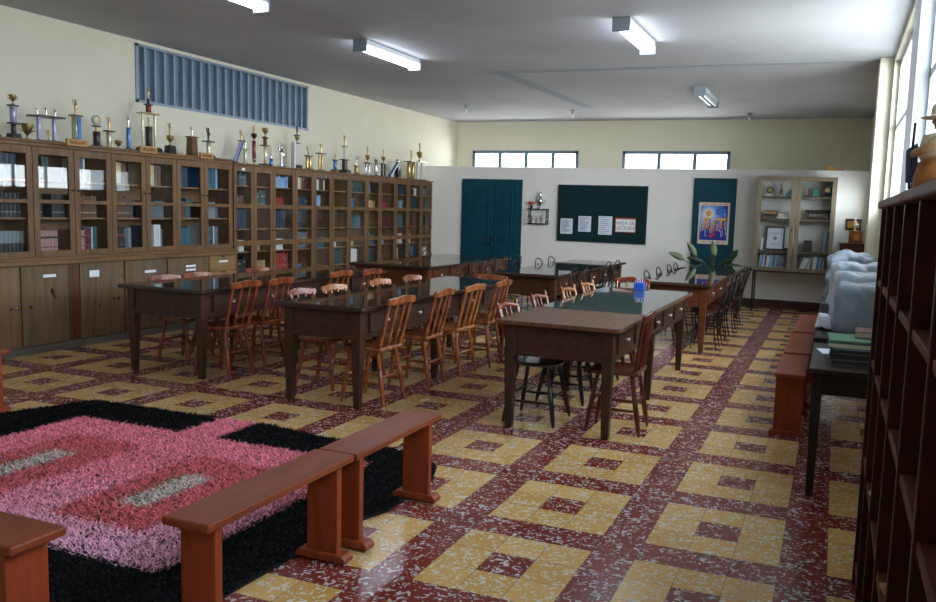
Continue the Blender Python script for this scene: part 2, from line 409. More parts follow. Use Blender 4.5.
sheet(-3.22, -2.985, 1.125, 1.405, 'leftmost white sheet pinned on the green board', 14, 1)
sheet(-2.875, -2.635, 1.175, 1.457, 'second white sheet from the left on the green board, pinned highest', 13, 2)
sheet(-2.495, -2.24, 1.135, 1.469, 'tall white sheet pinned in the middle of the green board', 9, 3)
t = empty('reading_notice', (-1.995, YP-.033, 1.19), 'red-edged white notice with large lettering on the green board', 'notice')
MB().box(-.19, .19, -.004, 0, 0, .26).build('border', mat('red_card', 'b5483c', .6), t)
MB().box(-.175, .178, -.006, -.004, .012, .235).build('sheet', PAPER, t)
m_ = MB(); text_mesh('AREA DE', .085, M_wall_y(0, -.0065, .165), m_); text_mesh('LECTURA', .085, M_wall_y(0, -.0065, .075), m_)
m_.build('lettering', INKG, t)
# poster on the right door
t = empty('poster', (-.442, YP-.034, 1.058), 'blue poster with big letters SJT on the right teal door', 'poster')
PW, PH = .505, .70
MB().box(-PW/2-.012, PW/2+.012, -.012, 0, -.012, PH+.012).build('frame', mat('poster_edge', 'b9a792', .5), t)
MB().box(-PW/2, PW/2, -.014, -.012, 0, PH).build('sheet', mat('poster_paper', 'e8ddcd', .6), t)
pm = bpy.data.materials.new('poster_print'); pm.use_nodes = True; nt = pm.node_tree
tc = nt.nodes.new('ShaderNodeTexCoord'); sp = nt.nodes.new('ShaderNodeSeparateXYZ'); nt.links.new(tc.outputs['Object'], sp.inputs[0])
dx = N(nt, 'ADD', sp.outputs[0], .09); dz = N(nt, 'SUBTRACT', sp.outputs[2], .50)
rr = N(nt, 'SQRT', N(nt, 'ADD', N(nt, 'MULTIPLY', dx, dx), N(nt, 'MULTIPLY', dz, dz)))
rp = nt.nodes.new('ShaderNodeValToRGB'); e = rp.color_ramp.elements
e[0].position = .05; e[0].color = (*hexc('f2efe0'), 1); e[1].position = .30; e[1].color = (*hexc('1c35a0'), 1)
x_ = e.new(.15); x_.color = (*hexc('7aa2e4'), 1)
nt.links.new(rr, rp.inputs[0]); nt.links.new(rp.outputs[0], nt.nodes['Principled BSDF'].inputs['Base Color'])
MB().box(-PW/2+.02, PW/2-.02, -.015, -.014, .06, PH-.045).build('printed_picture', pm, t)
m_ = MB(); rnd = random.Random(5)
for i in range(17):
    x = -PW/2+.04+i*.0265
    h0 = rnd.uniform(.12, .26); h1 = h0+rnd.uniform(.08, .3)
    m_.box(x-.004, x+.004, -.0158, -.015, h0, min(h1, .6))
    m_.box(x-.004, min(x+.022, PW/2-.025), -.0158, -.015, h0, h0+.008)
m_.build('skyline', PAPERB, t)
MB().box(.03, .2, -.0157, -.015, .5, .6).box(.08, .14, -.0157, -.015, .6, .64).build('cloud', mat('poster_sky_blue', '2a78d8', .6), t)
MB().lathe([(.05, 0), (.05, .001)], n=24, M=Matrix.Translation((-.09, -.0165, .52)) @ Matrix.Rotation(R_(90), 4, 'X')).build('sun', mat('poster_sun', 'dca45c', .6), t)
lm_ = bpy.data.materials.new('poster_letters'); lm_.use_nodes = True; nt = lm_.node_tree
tc = nt.nodes.new('ShaderNodeTexCoord'); sp = nt.nodes.new('ShaderNodeSeparateXYZ'); nt.links.new(tc.outputs['Object'], sp.inputs[0])
rp = nt.nodes.new('ShaderNodeValToRGB'); e = rp.color_ramp.elements
e[0].position = .20; e[0].color = (*hexc('d0345a'), 1); e[1].position = .44; e[1].color = (*hexc('eec27a'), 1)
nt.links.new(sp.outputs[2], rp.inputs[0]); nt.links.new(rp.outputs[0], nt.nodes['Principled BSDF'].inputs['Base Color'])
m_ = MB(); ms = MB()
for ch, x, z, sz in (('S', -.125, .34, .27), ('J', .0, .275, .31), ('T', .125, .335, .26)):
    text_mesh(ch, sz, M_wall_y(x, -.019, z), m_, .002, .010); text_mesh(ch, sz, M_wall_y(x+.012, -.0165, z-.010), ms, .0008, .012)
ms.build('letter_shadows', mat('poster_dark_blue', '1a2358', .6), t)
m_.build('letters', lm_, t)
m_ = MB()
for z in (.03, PH-.025):
    for i in range(16):
        if i in (4, 9, 12): continue
        x = -PW/2+.045+i*.0275; m_.box(x, x+.019, -.0152, -.014, z-.008, z+.008)
m_.build('small_print', INKR, t)
# light switch beside the left door
tag(MB().box(-5.29, -5.245, YP-.015, YP, 1.46, 1.53).box(-5.275, -5.26, YP-.02, YP-.015, 1.48, 1.51).build('light_switch', PAPER), 'white light switch at the left edge of the teal double door', 'switch')
# little wall shelf and ornaments
t = empty('wall_shelf', (-3.65, YP, 1.28), 'small two-tier wooden wall shelf with turned posts left of the green board', 'shelf')
MB().box(-.19, .19, -.14, 0, .0, .018).build('shelf_board', WK, t); MB().box(-.19, .19, -.14, 0, .27, .288).build('shelf_board', WK, t)
for x in (-.175, .175):
    for y in (-.125, -.02): MB().turned((x, y, .018), (x, y, .27), [(.008, 0), (.013, .15), (.007, .3), (.014, .5), (.007, .7), (.013, .85), (.008, 1)]).build('post', WK, t, smooth=60)
def figurine(mb, x, y, z, h, arms=True, n=8):
    mb.lathe([(h*.13, 0), (h*.13, h*.05), (h*.06, h*.08), (h*.075, h*.3), (h*.095, h*.55), (h*.11, h*.7), (h*.04, h*.78), (h*.075, h*.83), (h*.08, h*.92), (h*.03, h)], (x, y, z), n)
    if arms: mb.tube([(x, y-h*.1, z+h*.68), (x, y-h*.2, z+h*.8), (x, y-h*.22, z+h*1.02)], h*.035, 5); mb.tube([(x, y+h*.1, z+h*.68), (x, y+h*.2, z+h*.55), (x, y+h*.12, z+h*.42)], h*.035, 5)
    return mb
t = empty('rooster_ornament', (-3.62, YP-.07, 1.568), 'pale standing bird ornament on top of the small wall shelf', 'ornament')
MB().lathe([(.03, 0), (.03, .015), (.012, .03), (.012, .06), (.045, .1), (.055, .15), (.035, .2), (.022, .26), (.03, .29), (.008, .32)], n=10).build('body', SILV, t, smooth=60)
MB().prism([(.03, .12), (.13, .2), (.1, .1), (.14, .12), (.05, .06)], -.006, .006, 'y').build('tail', MARB, t)
t = empty('flower_ornament', (-3.79, YP-.07, 1.568), 'red flower in a dark pot at the left end of the small wall shelf', 'ornament')
MB().lathe([(.02, 0), (.03, .05), (.028, .055)], n=10).build('pot', BLK, t)
m_ = MB()
for k in range(7): a = k*2*PI/7; m_.sphere((.035*math.cos(a)-.01, .02*math.sin(a), .1+.02*math.sin(a*2)), .03, 8, (1, .6, .7))
m_.build('petals', mat('flower_red', 'c2452c', .6), t, smooth=60)
for i, x in enumerate((-.09, .0, .09)):
    t = MB(); t.lathe([(.03, 0), (.03, .01), (.012, .02), (.02, .06), (.028, .09), (.01, .1), (.018, .13), (.004, .15)], n=10)
    tag(t.build('shelf_figurine', MARB, loc=(-3.65+x, YP-.08, 1.298), smooth=60), 'small white figurine inside the wall shelf, %s of three' % ('left', 'middle', 'right')[i], 'figurine', 'figurines in the wall shelf')
# framed plaque by the corner and tan cloth on top of the partition
t = empty('framed_plaque', (1.79, YP, 1.37), 'small dark framed plaque on the partition right of the glass cabinet', 'plaque')
MB().box(-.12, .12, -.02, 0, 0, .19).build('frame', TDRK, t, bevel=.004); MB().box(-.09, .09, -.024, -.02, .035, .155).build('plate', BRASS, t)
tag(MB().prism([(-.13, 0), (.15, 0), (.15, .02), (.08, .035), (.0, .05), (-.06, .09), (-.12, .07)], -.03, .03, 'y').build('folded_cloth', TAN, loc=(1.44, YP+.05, PT), bevel=.008), 'tan folded cloth lying on top of the partition at right', 'cloth')
t = empty('wall_clock_plaque', (XR, 10.6, 1.66), 'narrow dark plaque on the right wall beyond the column', 'plaque')
MB().box(-.03, 0, -.1, .1, 0, .3).build('board', TDRK, t, bevel=.005); MB().box(-.034, -.03, -.06, .06, .06, .24).build('plate', BRASS, t)

# ------------------------------------------------------------------ ceiling lights
def ceiling_light(x, y0, y1, lit, label):
    t = empty('ceiling_light', (x, (y0+y1)/2, ZC), label, 'lamp', 'fluorescent lights on the ceiling')
    L = (y1-y0)/2
    MB().box(-.075, .075, -L, L, -.055, 0).build('housing', LAMPB, t, bevel=.004)
    for s in (-1, 1): MB().box(-.085, .085, s*L-.012-.012*(s < 0)*0, s*L+.012, -.13, 0).build('end_cap', LAMPH, t, bevel=.004)
    for s in (-1, 1): MB().tube([(s*.038, -L+.014, -.085), (s*.038, L-.014, -.085)], .022, 10).build('tube', LAMPE if lit else LAMPO, t, smooth=40)
ceiling_light(-3.34, 2.35, 3.25, True, 'lit fluorescent ceiling light cut by the top of the picture')
ceiling_light(-3.44, 5.03, 6.27, True, 'lit fluorescent ceiling light over the left tables')
ceiling_light(-.44, 4.70, 5.84, True, 'lit fluorescent ceiling light over the front right table')
ceiling_light(-.38, 8.95, 10.3, False, 'unlit fluorescent ceiling light near the back windows')
for (x, y), l in (((-4.64, 10.38), 'left'), ((-2.97, 11.28), 'middle'), ((0, 12.06), 'right')):
    t = empty('lamp_holder', (x, y, ZC), '%s small bare bulb holder on the ceiling near the back wall' % l, 'lamp holder', 'bare lamp holders')
    MB().lathe([(.05, 0), (.05, -.015), (.02, -.02), (.02, -.07)], n=12).build('rose', LAMPH, t, smooth=40)
    MB().tube([(0, 0, -.06), (.0, 0, -.13)], [.018, .024], 10).build('socket', PAPER, t, smooth=40)

# ------------------------------------------------------------------ bookcases on the left wall
XF, XBK = -5.65, -6.03
def glass_door(parent, y0, y1, z0, z1, bars, stile=.055, knob_side=1):
    f = MB(); a, b = XF-.012, XF+.012
    f.box(a, b, y0, y0+stile, z0, z1); f.box(a, b, y1-stile, y1, z0, z1)
    f.box(a, b, y0+stile, y1-stile, z0, z0+.05); f.box(a, b, y0+stile, y1-stile, z1-.07, z1)
    zs = [z0+.05]
    for q0, q1 in bars: f.box(a, b, y0+stile, y1-stile, q0, q1); zs += [q0, q1]
    zs.append(z1-.07)
    d = f.build('glass_door', WS, parent, bevel=.003)
    for i in range(0, len(zs), 2): MB().box(XF-.004, XF, y0+stile-.005, y1-stile+.005, zs[i]-.005, zs[i+1]+.005).build('pane', GLASSC, d)
    ky = y1-stile/2 if knob_side > 0 else y0+stile/2
    MB().lathe([(.005, 0), (.005, .012), (.012, .018), (.009, .026)], n=8, M=Matrix.Translation((b, ky, (z0+z1)/2+.12)) @ Matrix.Rotation(R_(90), 4, 'Y')).build('knob', STEEL, d, smooth=40)
# near unit: glazed upper part on a lower cupboard
nd = [1.85, 2.31, 2.775, 3.235, 3.69, 4.16, 4.615, 5.065, 5.56]
t = empty('glazed_bookcase', (0, 0, .93), 'glass-doored bookcase upper section standing on the low cupboard at left', 'bookcase')
c = MB(); z0, z1 = .0, 1.10
c.box(XBK-.015, XBK, nd[0], nd[-1], z0, z1); c.box(XBK, XF-.014, nd[0], nd[-1], z0, .045); c.box(XBK, XF-.014, nd[0], nd[-1], z1-.06, z1)
for y in (nd[0]+.012, nd[2], nd[4], nd[6], nd[-1]-.012): c.box(XBK, XF-.014, y-.012, y+.012, .045, z1-.06)
c.build('carcass', WSI, t)
MB().box(XBK-.015, XF+.03, nd[0]-.02, nd[-1]+.01, z1, z1+.025).box(XBK, XF+.02, nd[0], nd[-1], z1-.035, z1).build('cornice', WSH, t, bevel=.006)
NSH = (.045, .385, .75)
for i in range(0, 8, 2):
    for z in NSH[1:]: MB().box(XBK, XF-.03, nd[i]+.013, nd[i+2]-.013, z-.018, z).build('shelf', WSI, t)
for i in range(8):
    dm = empty('glass_door_dummy', (0, 0, 0), None, None) if 0 else None
    f = glass_door(t, nd[i]+.003, nd[i+1]-.003, .012, 1.062, [(.523, .56)], .06, 1 if i % 2 == 0 else -1)
t['note_'] = 0; del t['note_']
# low cupboard
t = empty('low_cupboard', (0, 0, 0), 'long low wooden cupboard with plain doors under the glass bookcase at left', 'cupboard')
c = MB(); XC = -5.6
c.box(XBK, XC-.02, 1.85, 5.58, .075, .86)
c.build('carcass', WPB, t)
MB().box(XBK-.01, XC+.03, 1.85, 5.583, .86, .905).box(XBK, XC+.012, 1.85, 5.575, .905, .93).build('worktop', WSH, t, bevel=.006)
MB().box(XBK, XC+.005, 1.85, 5.58, 0, .075).build('plinth', PLINTH, t, bevel=.004)
def cdoor(y0, y1, m, lab=None, kn=1, z0=.085, z1=.85):
    d = MB().box(XC-.02, XC, y0, y1, z0, z1).build('door', m, t, bevel=.003)
    if lab: MB().box(XC, XC+.002, *lab).build('paper_label', PAPER, d)
    y = y1-.04 if kn > 0 else y0+.04
    MB().lathe([(.006, 0), (.006, .012), (.015, .018), (.015, .024), (.008, .03)], n=10, M=Matrix.Translation((XC, y, .46)) @ Matrix.Rotation(R_(90), 4, 'Y')).build('knob', BRASS if y < 3 else STEEL, d, smooth=40)
    MB().lathe([(.004, 0), (.014, .001), (.014, .003)], n=10, M=Matrix.Translation((XC, y-.05*kn, .46)) @ Matrix.Rotation(R_(90), 4, 'Y')).build('keyhole', BRASS if y < 3 else STEEL, d)
    return d
cdoor(2.03, 2.565, mat('lighter_cupboard_wood', '866746', .5, h2='6c5036', vscale=(22, 22, 1.8), detail=5), None, 1)
d = cdoor(2.59, 3.10, WP, (2.82, 2.96, .735, .765), -1)
SM = MB()
for y, z, r in ((2.91, .60, .022), (2.925, .575, .02), (2.945, .54, .014)): SM.lathe([(r, 0), (r, .001)], n=9, M=Matrix.Translation((XC+.0005, y, z)) @ Matrix.Rotation(R_(90), 4, 'Y') @ Matrix.Diagonal((1.3, .8, 1, 1)))
SM.build('stain', TDRK, d)
MB().box(XC-.02, XC-.004, 3.105, 3.225, .085, .85).build('center_panel', WPR, t)
d = cdoor(3.24, 3.74, WP, (3.35, 3.47, .705, .775), 1)
SM = MB()
for y, z, r in ((3.41, .43, .013), (3.47, .40, .017)): SM.lathe([(r, 0), (r, .001)], n=9, M=Matrix.Translation((XC+.0005, y, z)) @ Matrix.Rotation(R_(90), 4, 'Y') @ Matrix.Diagonal((1.3, .8, 1, 1)))
SM.build('stain', TDRK, d)
cdoor(3.81, 4.4, WP, (4.08, 4.24, .705, .735), -1)
cdoor(4.42, 5.05, WP, (4.70, 4.86, .735, .76), 1)
for k, (z0, z1) in enumerate(((.665, .85), (.47, .655), (.275, .46), (.085, .265))):
    d = MB().box(XC-.02, XC, 5.10, 5.565, z0, z1).build('drawer', WPL, t, bevel=.003)
    MB().box(XC-.001, XC+.002, 5.31, 5.37, z1-.02, z1-.002).build('finger_notch', TDRK, d)
    if k == 0: MB().box(XC, XC+.002, 5.26, 5.42, .765, .79).build('paper_label', PAPER, d)
MB().box(XC, XC+.002, 4.70, 4.86, .69, .715).build('paper_label', PAPER, t)
# far unit, floor to top
fd = [5.585, 5.975, 6.37, 6.865, 7.315, 7.775, 8.25, 8.77, 9.2, 9.725, 10.165, 10.675, 11.10]
t = empty('tall_glazed_bookcase', (0, 0, 0), 'tall glass-doored bookcase running from the low cupboard to the partition', 'bookcase')
c = MB(); FT = 2.0
c.box(XBK-.015, XBK, fd[0], fd[-1], 0, FT); c.box(XBK, XF-.014, fd[0], fd[-1], 0, .08); c.box(XBK, XF-.014, fd[0], fd[-1], FT-.06, FT)
for y in [fd[0]+.01]+fd[1:-1]+[fd[-1]-.01]: c.box(XBK, XF-.014, y-.01, y+.01, .08, FT-.06)
c.build('carcass', WSI, t)
MB().box(XBK-.015, XF+.03, fd[0], fd[-1]+.02, FT, FT+.022).build('cornice', WSH, t, bevel=.006)
MB().box(XF-.014, XF+.01, fd[0], fd[-1], 0, .08).build('plinth', WS, t)
FSH = (.30, .60, .875, 1.175, 1.46, 1.738)
sh = MB()
for i in range(12):
    for z in FSH: sh.box(XBK, XF-.03, fd[i]+.011, fd[i+1]-.011, z-.016, z)
sh.build('shelf', WSI, t)
for i in range(12): glass_door(t, fd[i]+.003, fd[i+1]-.003, .085, FT-.015, [(.40, .45), (.955, 1.02), (1.445, 1.50)], .055, 1 if i % 2 else -1)
tag(MB().box(XF+.012, XF+.014, 5.74, 5.80, 1.93, 1.96).build('paper_tag', PAPER), 'tiny white paper tag on the first door of the tall bookcase', 'label')

# ------------------------------------------------------------------ books
BMESH = {}
def book_mesh(wd, h, d, col, band=None):
    k = (round(wd, 3), round(h, 2), round(d, 2), col, band)
    if k in BMESH: return BMESH[k]
    wd, h, d = k[:3]; t_ = min(.003, wd*.15)
    m_ = MB()
    sp_ = [(d/2-.004, -wd/2), (d/2, -wd/4), (d/2+.002, 0), (d/2, wd/4), (d/2-.004, wd/2)]
    # boards and spine wrap an inset page block
    m_.box(-d/2, d/2-.004, -wd/2, -wd/2+t_, 0, h); m_.box(-d/2, d/2-.004, wd/2-t_, wd/2, 0, h)
    m_.prism(sp_+[(d/2-.007, wd/2), (d/2-.007, -wd/2)], 0, h, 'z')
    m_.cur = 1; m_.box(-d/2+.005, d/2-.007, -wd/2+t_, wd/2-t_, .003, h-.004)
    if band:
        m_.cur = 2
        for a, b in ((.62, .72), (.2, .24)) if band != 'half' else ((.0, .45),):
            m_.prism([(u+.001, v) for u, v in sp_]+[(d/2-.003, wd/2), (d/2-.003, -wd/2)], h*a+.001, h*b, 'z')
    bm_ = {'grey': BK['grey'], 'gold': GOLD, 'black': BK['black'], 'half': BK['black'], 'red': BK['red'], 'cream': BK['cream'], None: PAGES}[band]
    BMESH[k] = m_.mesh('book', [BK[col], PAGES, bm_], 50)
    return BMESH[k]
BN = 0; STUFF = MB(); SCOLS = list(BK)
CW = dict(navy='navy', black='black', grey='grey', darkgreen='dark green', brown='brown', cream='cream', white='white', red='red', pink='faded pink', blue='bright blue', teal='dark teal', lightblue='pale blue', tan='tan', green='green', slate='slate grey', maroon='maroon')
ORD = ['first', 'second', 'third', 'fourth', 'fifth', 'sixth', 'seventh', 'eighth', 'ninth', 'tenth', 'eleventh', 'twelfth', 'thirteenth', 'fourteenth', 'fifteenth', 'sixteenth', 'seventeenth']
def put_book(x, y, z, wd, h, d, col, band, label, group, lean=0):
    global BN
    BN += 1
    o = bpy.data.objects.new('book', book_mesh(wd, h, d, col, band)); COL.objects.link(o)
    o.location = (x, y, z); o.rotation_euler = (lean, 0, 0)
    return tag(o, label, 'book', group)
XSP = XF-.075    # the spines stand a little behind the glass
def row(door, y0, y1, z, spec, hmax, where, group, stuff=False):
    y = y0+.006; n = 0
    for col, wd, h, band in spec:
        h = min(h, hmax-.006)
        if y+wd > y1-.004: break
        d = .20
        if stuff:
            STUFF.cur = SCOLS.index(col) if col in SCOLS else 1
            STUFF.box(XSP-d, XSP, y, y+wd-.001, z, z+h)
        elif wd > 0 and col != 'gap':
            lab = '%s book, %s from left, %s' % (CW[col], ORD[n], where)
            put_book(XSP-d/2, y+wd/2, z+.0005, wd-.0015, h, d, col, band, lab, group); n += 1
        y += wd
rb = random.Random(21)
def rep(col, n, wd, h, band=None, jit=.01): return [(col, wd*rb.uniform(.9, 1.1), h-rb.uniform(0, jit), band) for _ in range(n)]
gap = lambda w_: [('gap', w_, .1, None)]
near_rows = {  # door index: rows bottom, middle, top
 0: ([], [], []),
 1: (rep('grey', 9, .042, .215, 'half'), gap(.05)+rep('black', 8, .043, .235, 'grey'), rep('navy', 6, .05, .24)),
 2: (rep('pink', 8, .037, .215, 'black'), rep('black', 4, .035, .235, 'grey')+gap(.1)+rep('black', 4, .038, .235, 'grey'), rep('navy', 2, .055, .24)+gap(.04)+rep('darkgreen', 2, .04, .23)),
 3: (rep('pink', 4, .036, .215, 'black')+rep('maroon', 2, .04, .23, 'red')+rep('white', 1, .022, .25)+rep('teal', 1, .03, .25)+rep('green', 1, .02, .24), rep('brown', 9, .035, .235, 'cream', .02), gap(.08)+rep('white', 1, .02, .25)+rep('blue', 1, .022, .25)+rep('slate', 1, .03, .25)+rep('white', 1, .025, .25)),
 4: (rep('black', 6, .036, .225, 'red')+rep('slate', 1, .04, .23)+rep('grey', 1, .05, .235), rep('brown', 9, .035, .235, 'cream', .02)+rep('teal', 1, .03, .2), rep('cream', 2, .033, .235, 'gold')+rep('brown', 1, .03, .235, 'gold')+rep('cream', 3, .033, .235, 'gold')+rep('brown', 2, .035, .225)),
 5: (rep('slate', 3, .04, .25)+rep('grey', 1, .035, .26)+rep('white', 3, .033, .265)+rep('slate', 1, .03, .22), gap(.09)+rep('slate', 5, .045, .19, 'grey'), rep('cream', 5, .036, .24, 'gold')+rep('brown', 3, .035, .23)),
 6: (rep('teal', 6, .045, .24, None, .02), rep('white', 2, .045, .23)+rep('brown', 3, .04, .2)+rep('teal', 2, .035, .23), rep('cream', 2, .03, .24, 'gold')+rep('blue', 1, .085, .25)+rep('navy', 3, .035, .24)),
 7: (rep('white', 2, .04, .25)+rep('teal', 3, .035, .24)+rep('black', 1, .03, .24)+rep('white', 1, .025, .25)+rep('slate', 2, .035, .23), rep('brown', 2, .04, .15)+rep('grey', 4, .045, .2)+rep('slate', 2, .03, .17), rep('blue', 1, .145, .25)+rep('teal', 2, .06, .245)+rep('lightblue', 1, .035, .25)),
}
dn = ['']+['%s glass door from the left edge' % o for o in ('first', 'second', 'third', 'fourth', 'fifth', 'sixth', 'seventh')]
for i, rows in near_rows.items():
    for j, (sp_, z, hm) in enumerate(zip(rows, NSH, (.31, .335, .25))):
        row(i, nd[i]+(.05 if i == 1 else .02), nd[i+1]-.02, .93+z, sp_, hm, '%s shelf, %s' % (('bottom', 'middle', 'top')[j], dn[i]), 'books in the glass bookcase')
far_pal = [['black', 'darkgreen', 'navy', 'slate'], ['white', 'grey', 'lightblue', 'slate'], ['navy', 'darkgreen', 'slate', 'teal'], ['brown', 'tan', 'white', 'maroon'], ['darkgreen', 'slate', 'navy'], ['cream', 'white', 'tan', 'red'], ['black', 'brown', 'cream', 'slate']]
force = {(2, 4): rep('red', 5, .062, .15), (1, 5): rep('lightblue', 2, .06, .16), (4, 4): rep('lightblue', 3, .085, .2), (6, 4): rep('blue', 3, .08, .18), (4, 3): rep('white', 2, .04, .24)+rep('maroon', 3, .045, .25), (5, 3): gap(.06)+rep('green', 2, .06, .26), (4, 1): rep('red', 4, .035, .2),
         (3, 1): rep('blue', 2, .12, .06), (8, 4): rep('red', 4, .08, .14), (8, 3): rep('maroon', 5, .07, .22), (10, 3): rep('maroon', 4, .07, .2), (2, 3): rep('navy', 7, .05, .25), (0, 3): rep('navy', 7, .045, .26), (3, 3): rep('navy', 5, .05, .25), (0, 2): rep('pink', 5, .033, .17)+rep('white', 2, .05, .15), (1, 2): rep('pink', 4, .05, .12),
         (2, 2): rep('white', 6, .05, .16), (5, 2): rep('white', 3, .07, .12), (6, 2): rep('cream', 4, .06, .1), (8, 2): rep('lightblue', 3, .08, .15), (10, 2): rep('white', 3, .08, .16), (11, 2): rep('lightblue', 2, .07, .15)}
seq = []
for i in range(12):
    for j in range(6): seq.append((i, j))
hms = (.28, .255, .28, .265, .26, .19)
rown = ['lowest', 'fifth', 'fourth', 'third', 'second', 'top']
for i, j in seq:
    if j == 0: continue
    z = FSH[j]
    sp_ = force.get((i, j))
    if not sp_:
        pal = rb.choice(far_pal); c1 = rb.choice(pal); sp_ = []
        if rb.random() < .04: sp_ = []
        else:
            L = (fd[i+1]-fd[i]-.03)*rb.uniform(.7, 1); s_ = gap(.03*rb.random()); tot = 0
            h = rb.uniform(.15, hms[j]-.01)
            while tot < L:
                if rb.random() < .3: c1 = rb.choice(pal)
                wd = rb.uniform(.035, .06); s_.append((c1, wd, h-rb.uniform(0, .03), rb.choice([None, None, 'grey', 'gold']))); tot += wd
            sp_ = s_
    row(i, fd[i]+.02, fd[i+1]-.012, z, sp_, hms[j], '%s shelf, %s door of the tall bookcase' % (rown[j], ORD[i]), 'books in the tall bookcase', stuff=(BN > 268))
if STUFF.v: tag(STUFF.build('book_rows', [BK[c_] for c_ in SCOLS]), 'rows of assorted books behind the far doors of the tall bookcase', 'books', None, 'stuff')

# ------------------------------------------------------------------ trophies on top of the bookcases
def trophy(y, spec, label, z=None, x=-5.80, name='trophy', rot=0):
    z = z if z is not None else (2.055 if y < 5.58 else 2.022)
    t = empty(name, (x, y, z), label, 'trophy', None, rot); h = 0
    for e in spec:
        k = e[0]
        if k == 'base': MB().frustum(0, 0, h, h+e[2], e[1], e[1]*.85).build('base', e[3], t, bevel=.003); h += e[2]
        elif k == 'plate': MB().box(-e[1]*.3, e[1]*.3, -e[1]/2, e[1]/2, h, h+.014).build('plate', e[2], t, bevel=.002); h += .014
        elif k == 'col':  # width, height, mat [, lateral positions]
            for p in (e[4] if len(e) > 4 else (0,)):
                MB().lathe([(e[1]/2, 0), (e[1]/2*.86, .008), (e[1]/2*.86, e[2]-.008), (e[1]/2, e[2])], (0, p, h), 12).build('column', e[3], t, smooth=40)
            h += e[2]
        elif k == 'stripe':
            MB().box(e[1]*.42, e[1]*.5, -e[1]*.2, e[1]*.2, h-e[2]+.01, h-.01).build('stripe', e[3], t)
        elif k == 'cup':
            H = e[1]; MB().lathe([(H*.22, 0), (H*.2, H*.06), (H*.06, H*.14), (H*.05, H*.3), (H*.2, H*.45), (H*.3, H*.7), (H*.34, H*.95), (H*.3, H*.97), (H*.08, H)], (0, 0, h), 14).build('cup', e[2], t, smooth=50)
            for s in (-1, 1): MB().tube([(0, s*H*.3, h+H*.85), (0, s*H*.5, h+H*.8), (0, s*H*.5, h+H*.6), (0, s*H*.22, h+H*.5)], H*.035, 6).build('handle', e[2], t, smooth=50)
            h += H
        elif k == 'fig': figurine(MB(), 0, 0, h, e[1]).build('figure', e[2], t, smooth=60); h += e[1]
        elif k == 'disc':
            r = e[1]; MB().lathe([(r, -.008), (r, .008)], n=16, M=Matrix.Translation((0, 0, h+r)) @ Matrix.Rotation(R_(90), 4, 'Y')).build('medallion', e[2], t, smooth=40)
            MB().lathe([(r*.6, -.011), (r*.6, .011)], n=14, M=Matrix.Translation((0, 0, h+r)) @ Matrix.Rotation(R_(90), 4, 'Y')).build('emblem', GOLD, t, smooth=40); h += 2*r
        elif k == 'slant':
            dy, H, wd = e[1], e[2], e[3]
            MB().tube([(0, 0, h), (0, dy, h+H)], wd/2, 4).build('column', e[4], t); MB().tube([(.02, wd*.3, h+.004), (.02, dy+wd*.3, h+H-.01)], wd*.24, 4).build('stripe', e[5], t)
            for ch in []: pass
            h += H
        elif k == 'off': pass
    return t
T = trophy
T(2.50, [('base', .12, .03, BLK), ('col', .09, .34, TRED)], 'red column trophy cut by the left edge on the bookcase')
T(2.72, [('base', .10, .05, BLK), ('col', .05, .09, BLK), ('plate', .1, BLK), ('col', .07, .15, TLIL), ('plate', .09, BLK), ('cup', .1, GOLD)], 'black-based trophy with a lilac column and gold cup at far left')
T(2.86, [('cup', .165, GOLD)], 'small plain gold cup left of the two-column trophy')
t = T(3.07, [('plate', .26, BLK), ('col', .045, .225, TLIL, (-.085, .085)), ('plate', .30, BLK), ('fig', .09, SILV)], 'wide trophy of two lilac columns under a dark plank')
for p in (-.1, .1): figurine(MB(), 0, p, .253, .08).build('figure', SILV, t, smooth=60)
figurine(MB(), 0, .02, .014, .11).build('figure', GOLD, t, smooth=60)
T(3.41, [('base', .13, .03, BLK), ('col', .095, .26, TCRM), ('stripe', .1, .26, TBLU), ('plate', .12, BLK), ('fig', .155, GOLD)], 'cream and blue column trophy with gold figure behind the left wooden sign')
T(3.66, [('base', .085, .02, BLK), ('col', .085, .14, TDRK), ('col', .03, .05, GOLD), ('plate', .085, BLK), ('disc', .055, mat('dull_medallion', '8d9298', .5, metal=.3))], 'dark brown cylinder trophy topped by a round silver medallion')
T(3.82, [('plate', .11, GOLD), ('col', .065, .16, TCRM), ('plate', .11, BLK), ('fig', .14, GOLD)], 'short cream column trophy with a thin figure beside the dark brown cylinder one')
T(3.94, [('cup', .1, GOLD)], 'tiny gold cup beside the blue column trophy')
T(4.08, [('base', .06, .02, BLK), ('col', .05, .22, TBLU), ('plate', .06, SILV), ('fig', .12, SILV)], 'slim blue column trophy with a silver figure raising its arms')
t = T(4.37, [('base', .22, .05, BLK), ('plate', .2, GOLD), ('col', .03, .36, TCRM, (-.09, .09)), ('plate', .22, GOLD), ('col', .07, .085, TRED), ('plate', .09, BLK), ('col', .04, .06, BLK), ('fig', .12, GOLD)], 'tallest trophy of the near row, two tiers with gold side columns')
MB().lathe([(.045, 0), (.04, .01), (.04, .21), (.045, .22)], (0, 0, .064), 12).build('column', TDRK, t, smooth=40); figurine(MB(), 0, 0, .285, .11).build('figure', GOLD, t, smooth=60)
T(4.69, [('base', .1, .1, BLK), ('cup', .12, GOLD), ('fig', .14, GOLD)], 'gold cup with a figure on a black block right of the tallest near trophy')
T(5.04, [('plate', .15, BLK), ('base', .1, .21, TBRN), ('plate', .14, TBRN), ('fig', .12, SILV)], 'broad brown wooden trophy with a silver figure')
T(5.32, [('base', .13, .035, BLK), ('col', .06, .16, TCRM), ('plate', .14, BLK), ('fig', .16, BLK)], 'cream column trophy between two black plates above the right wooden sign')
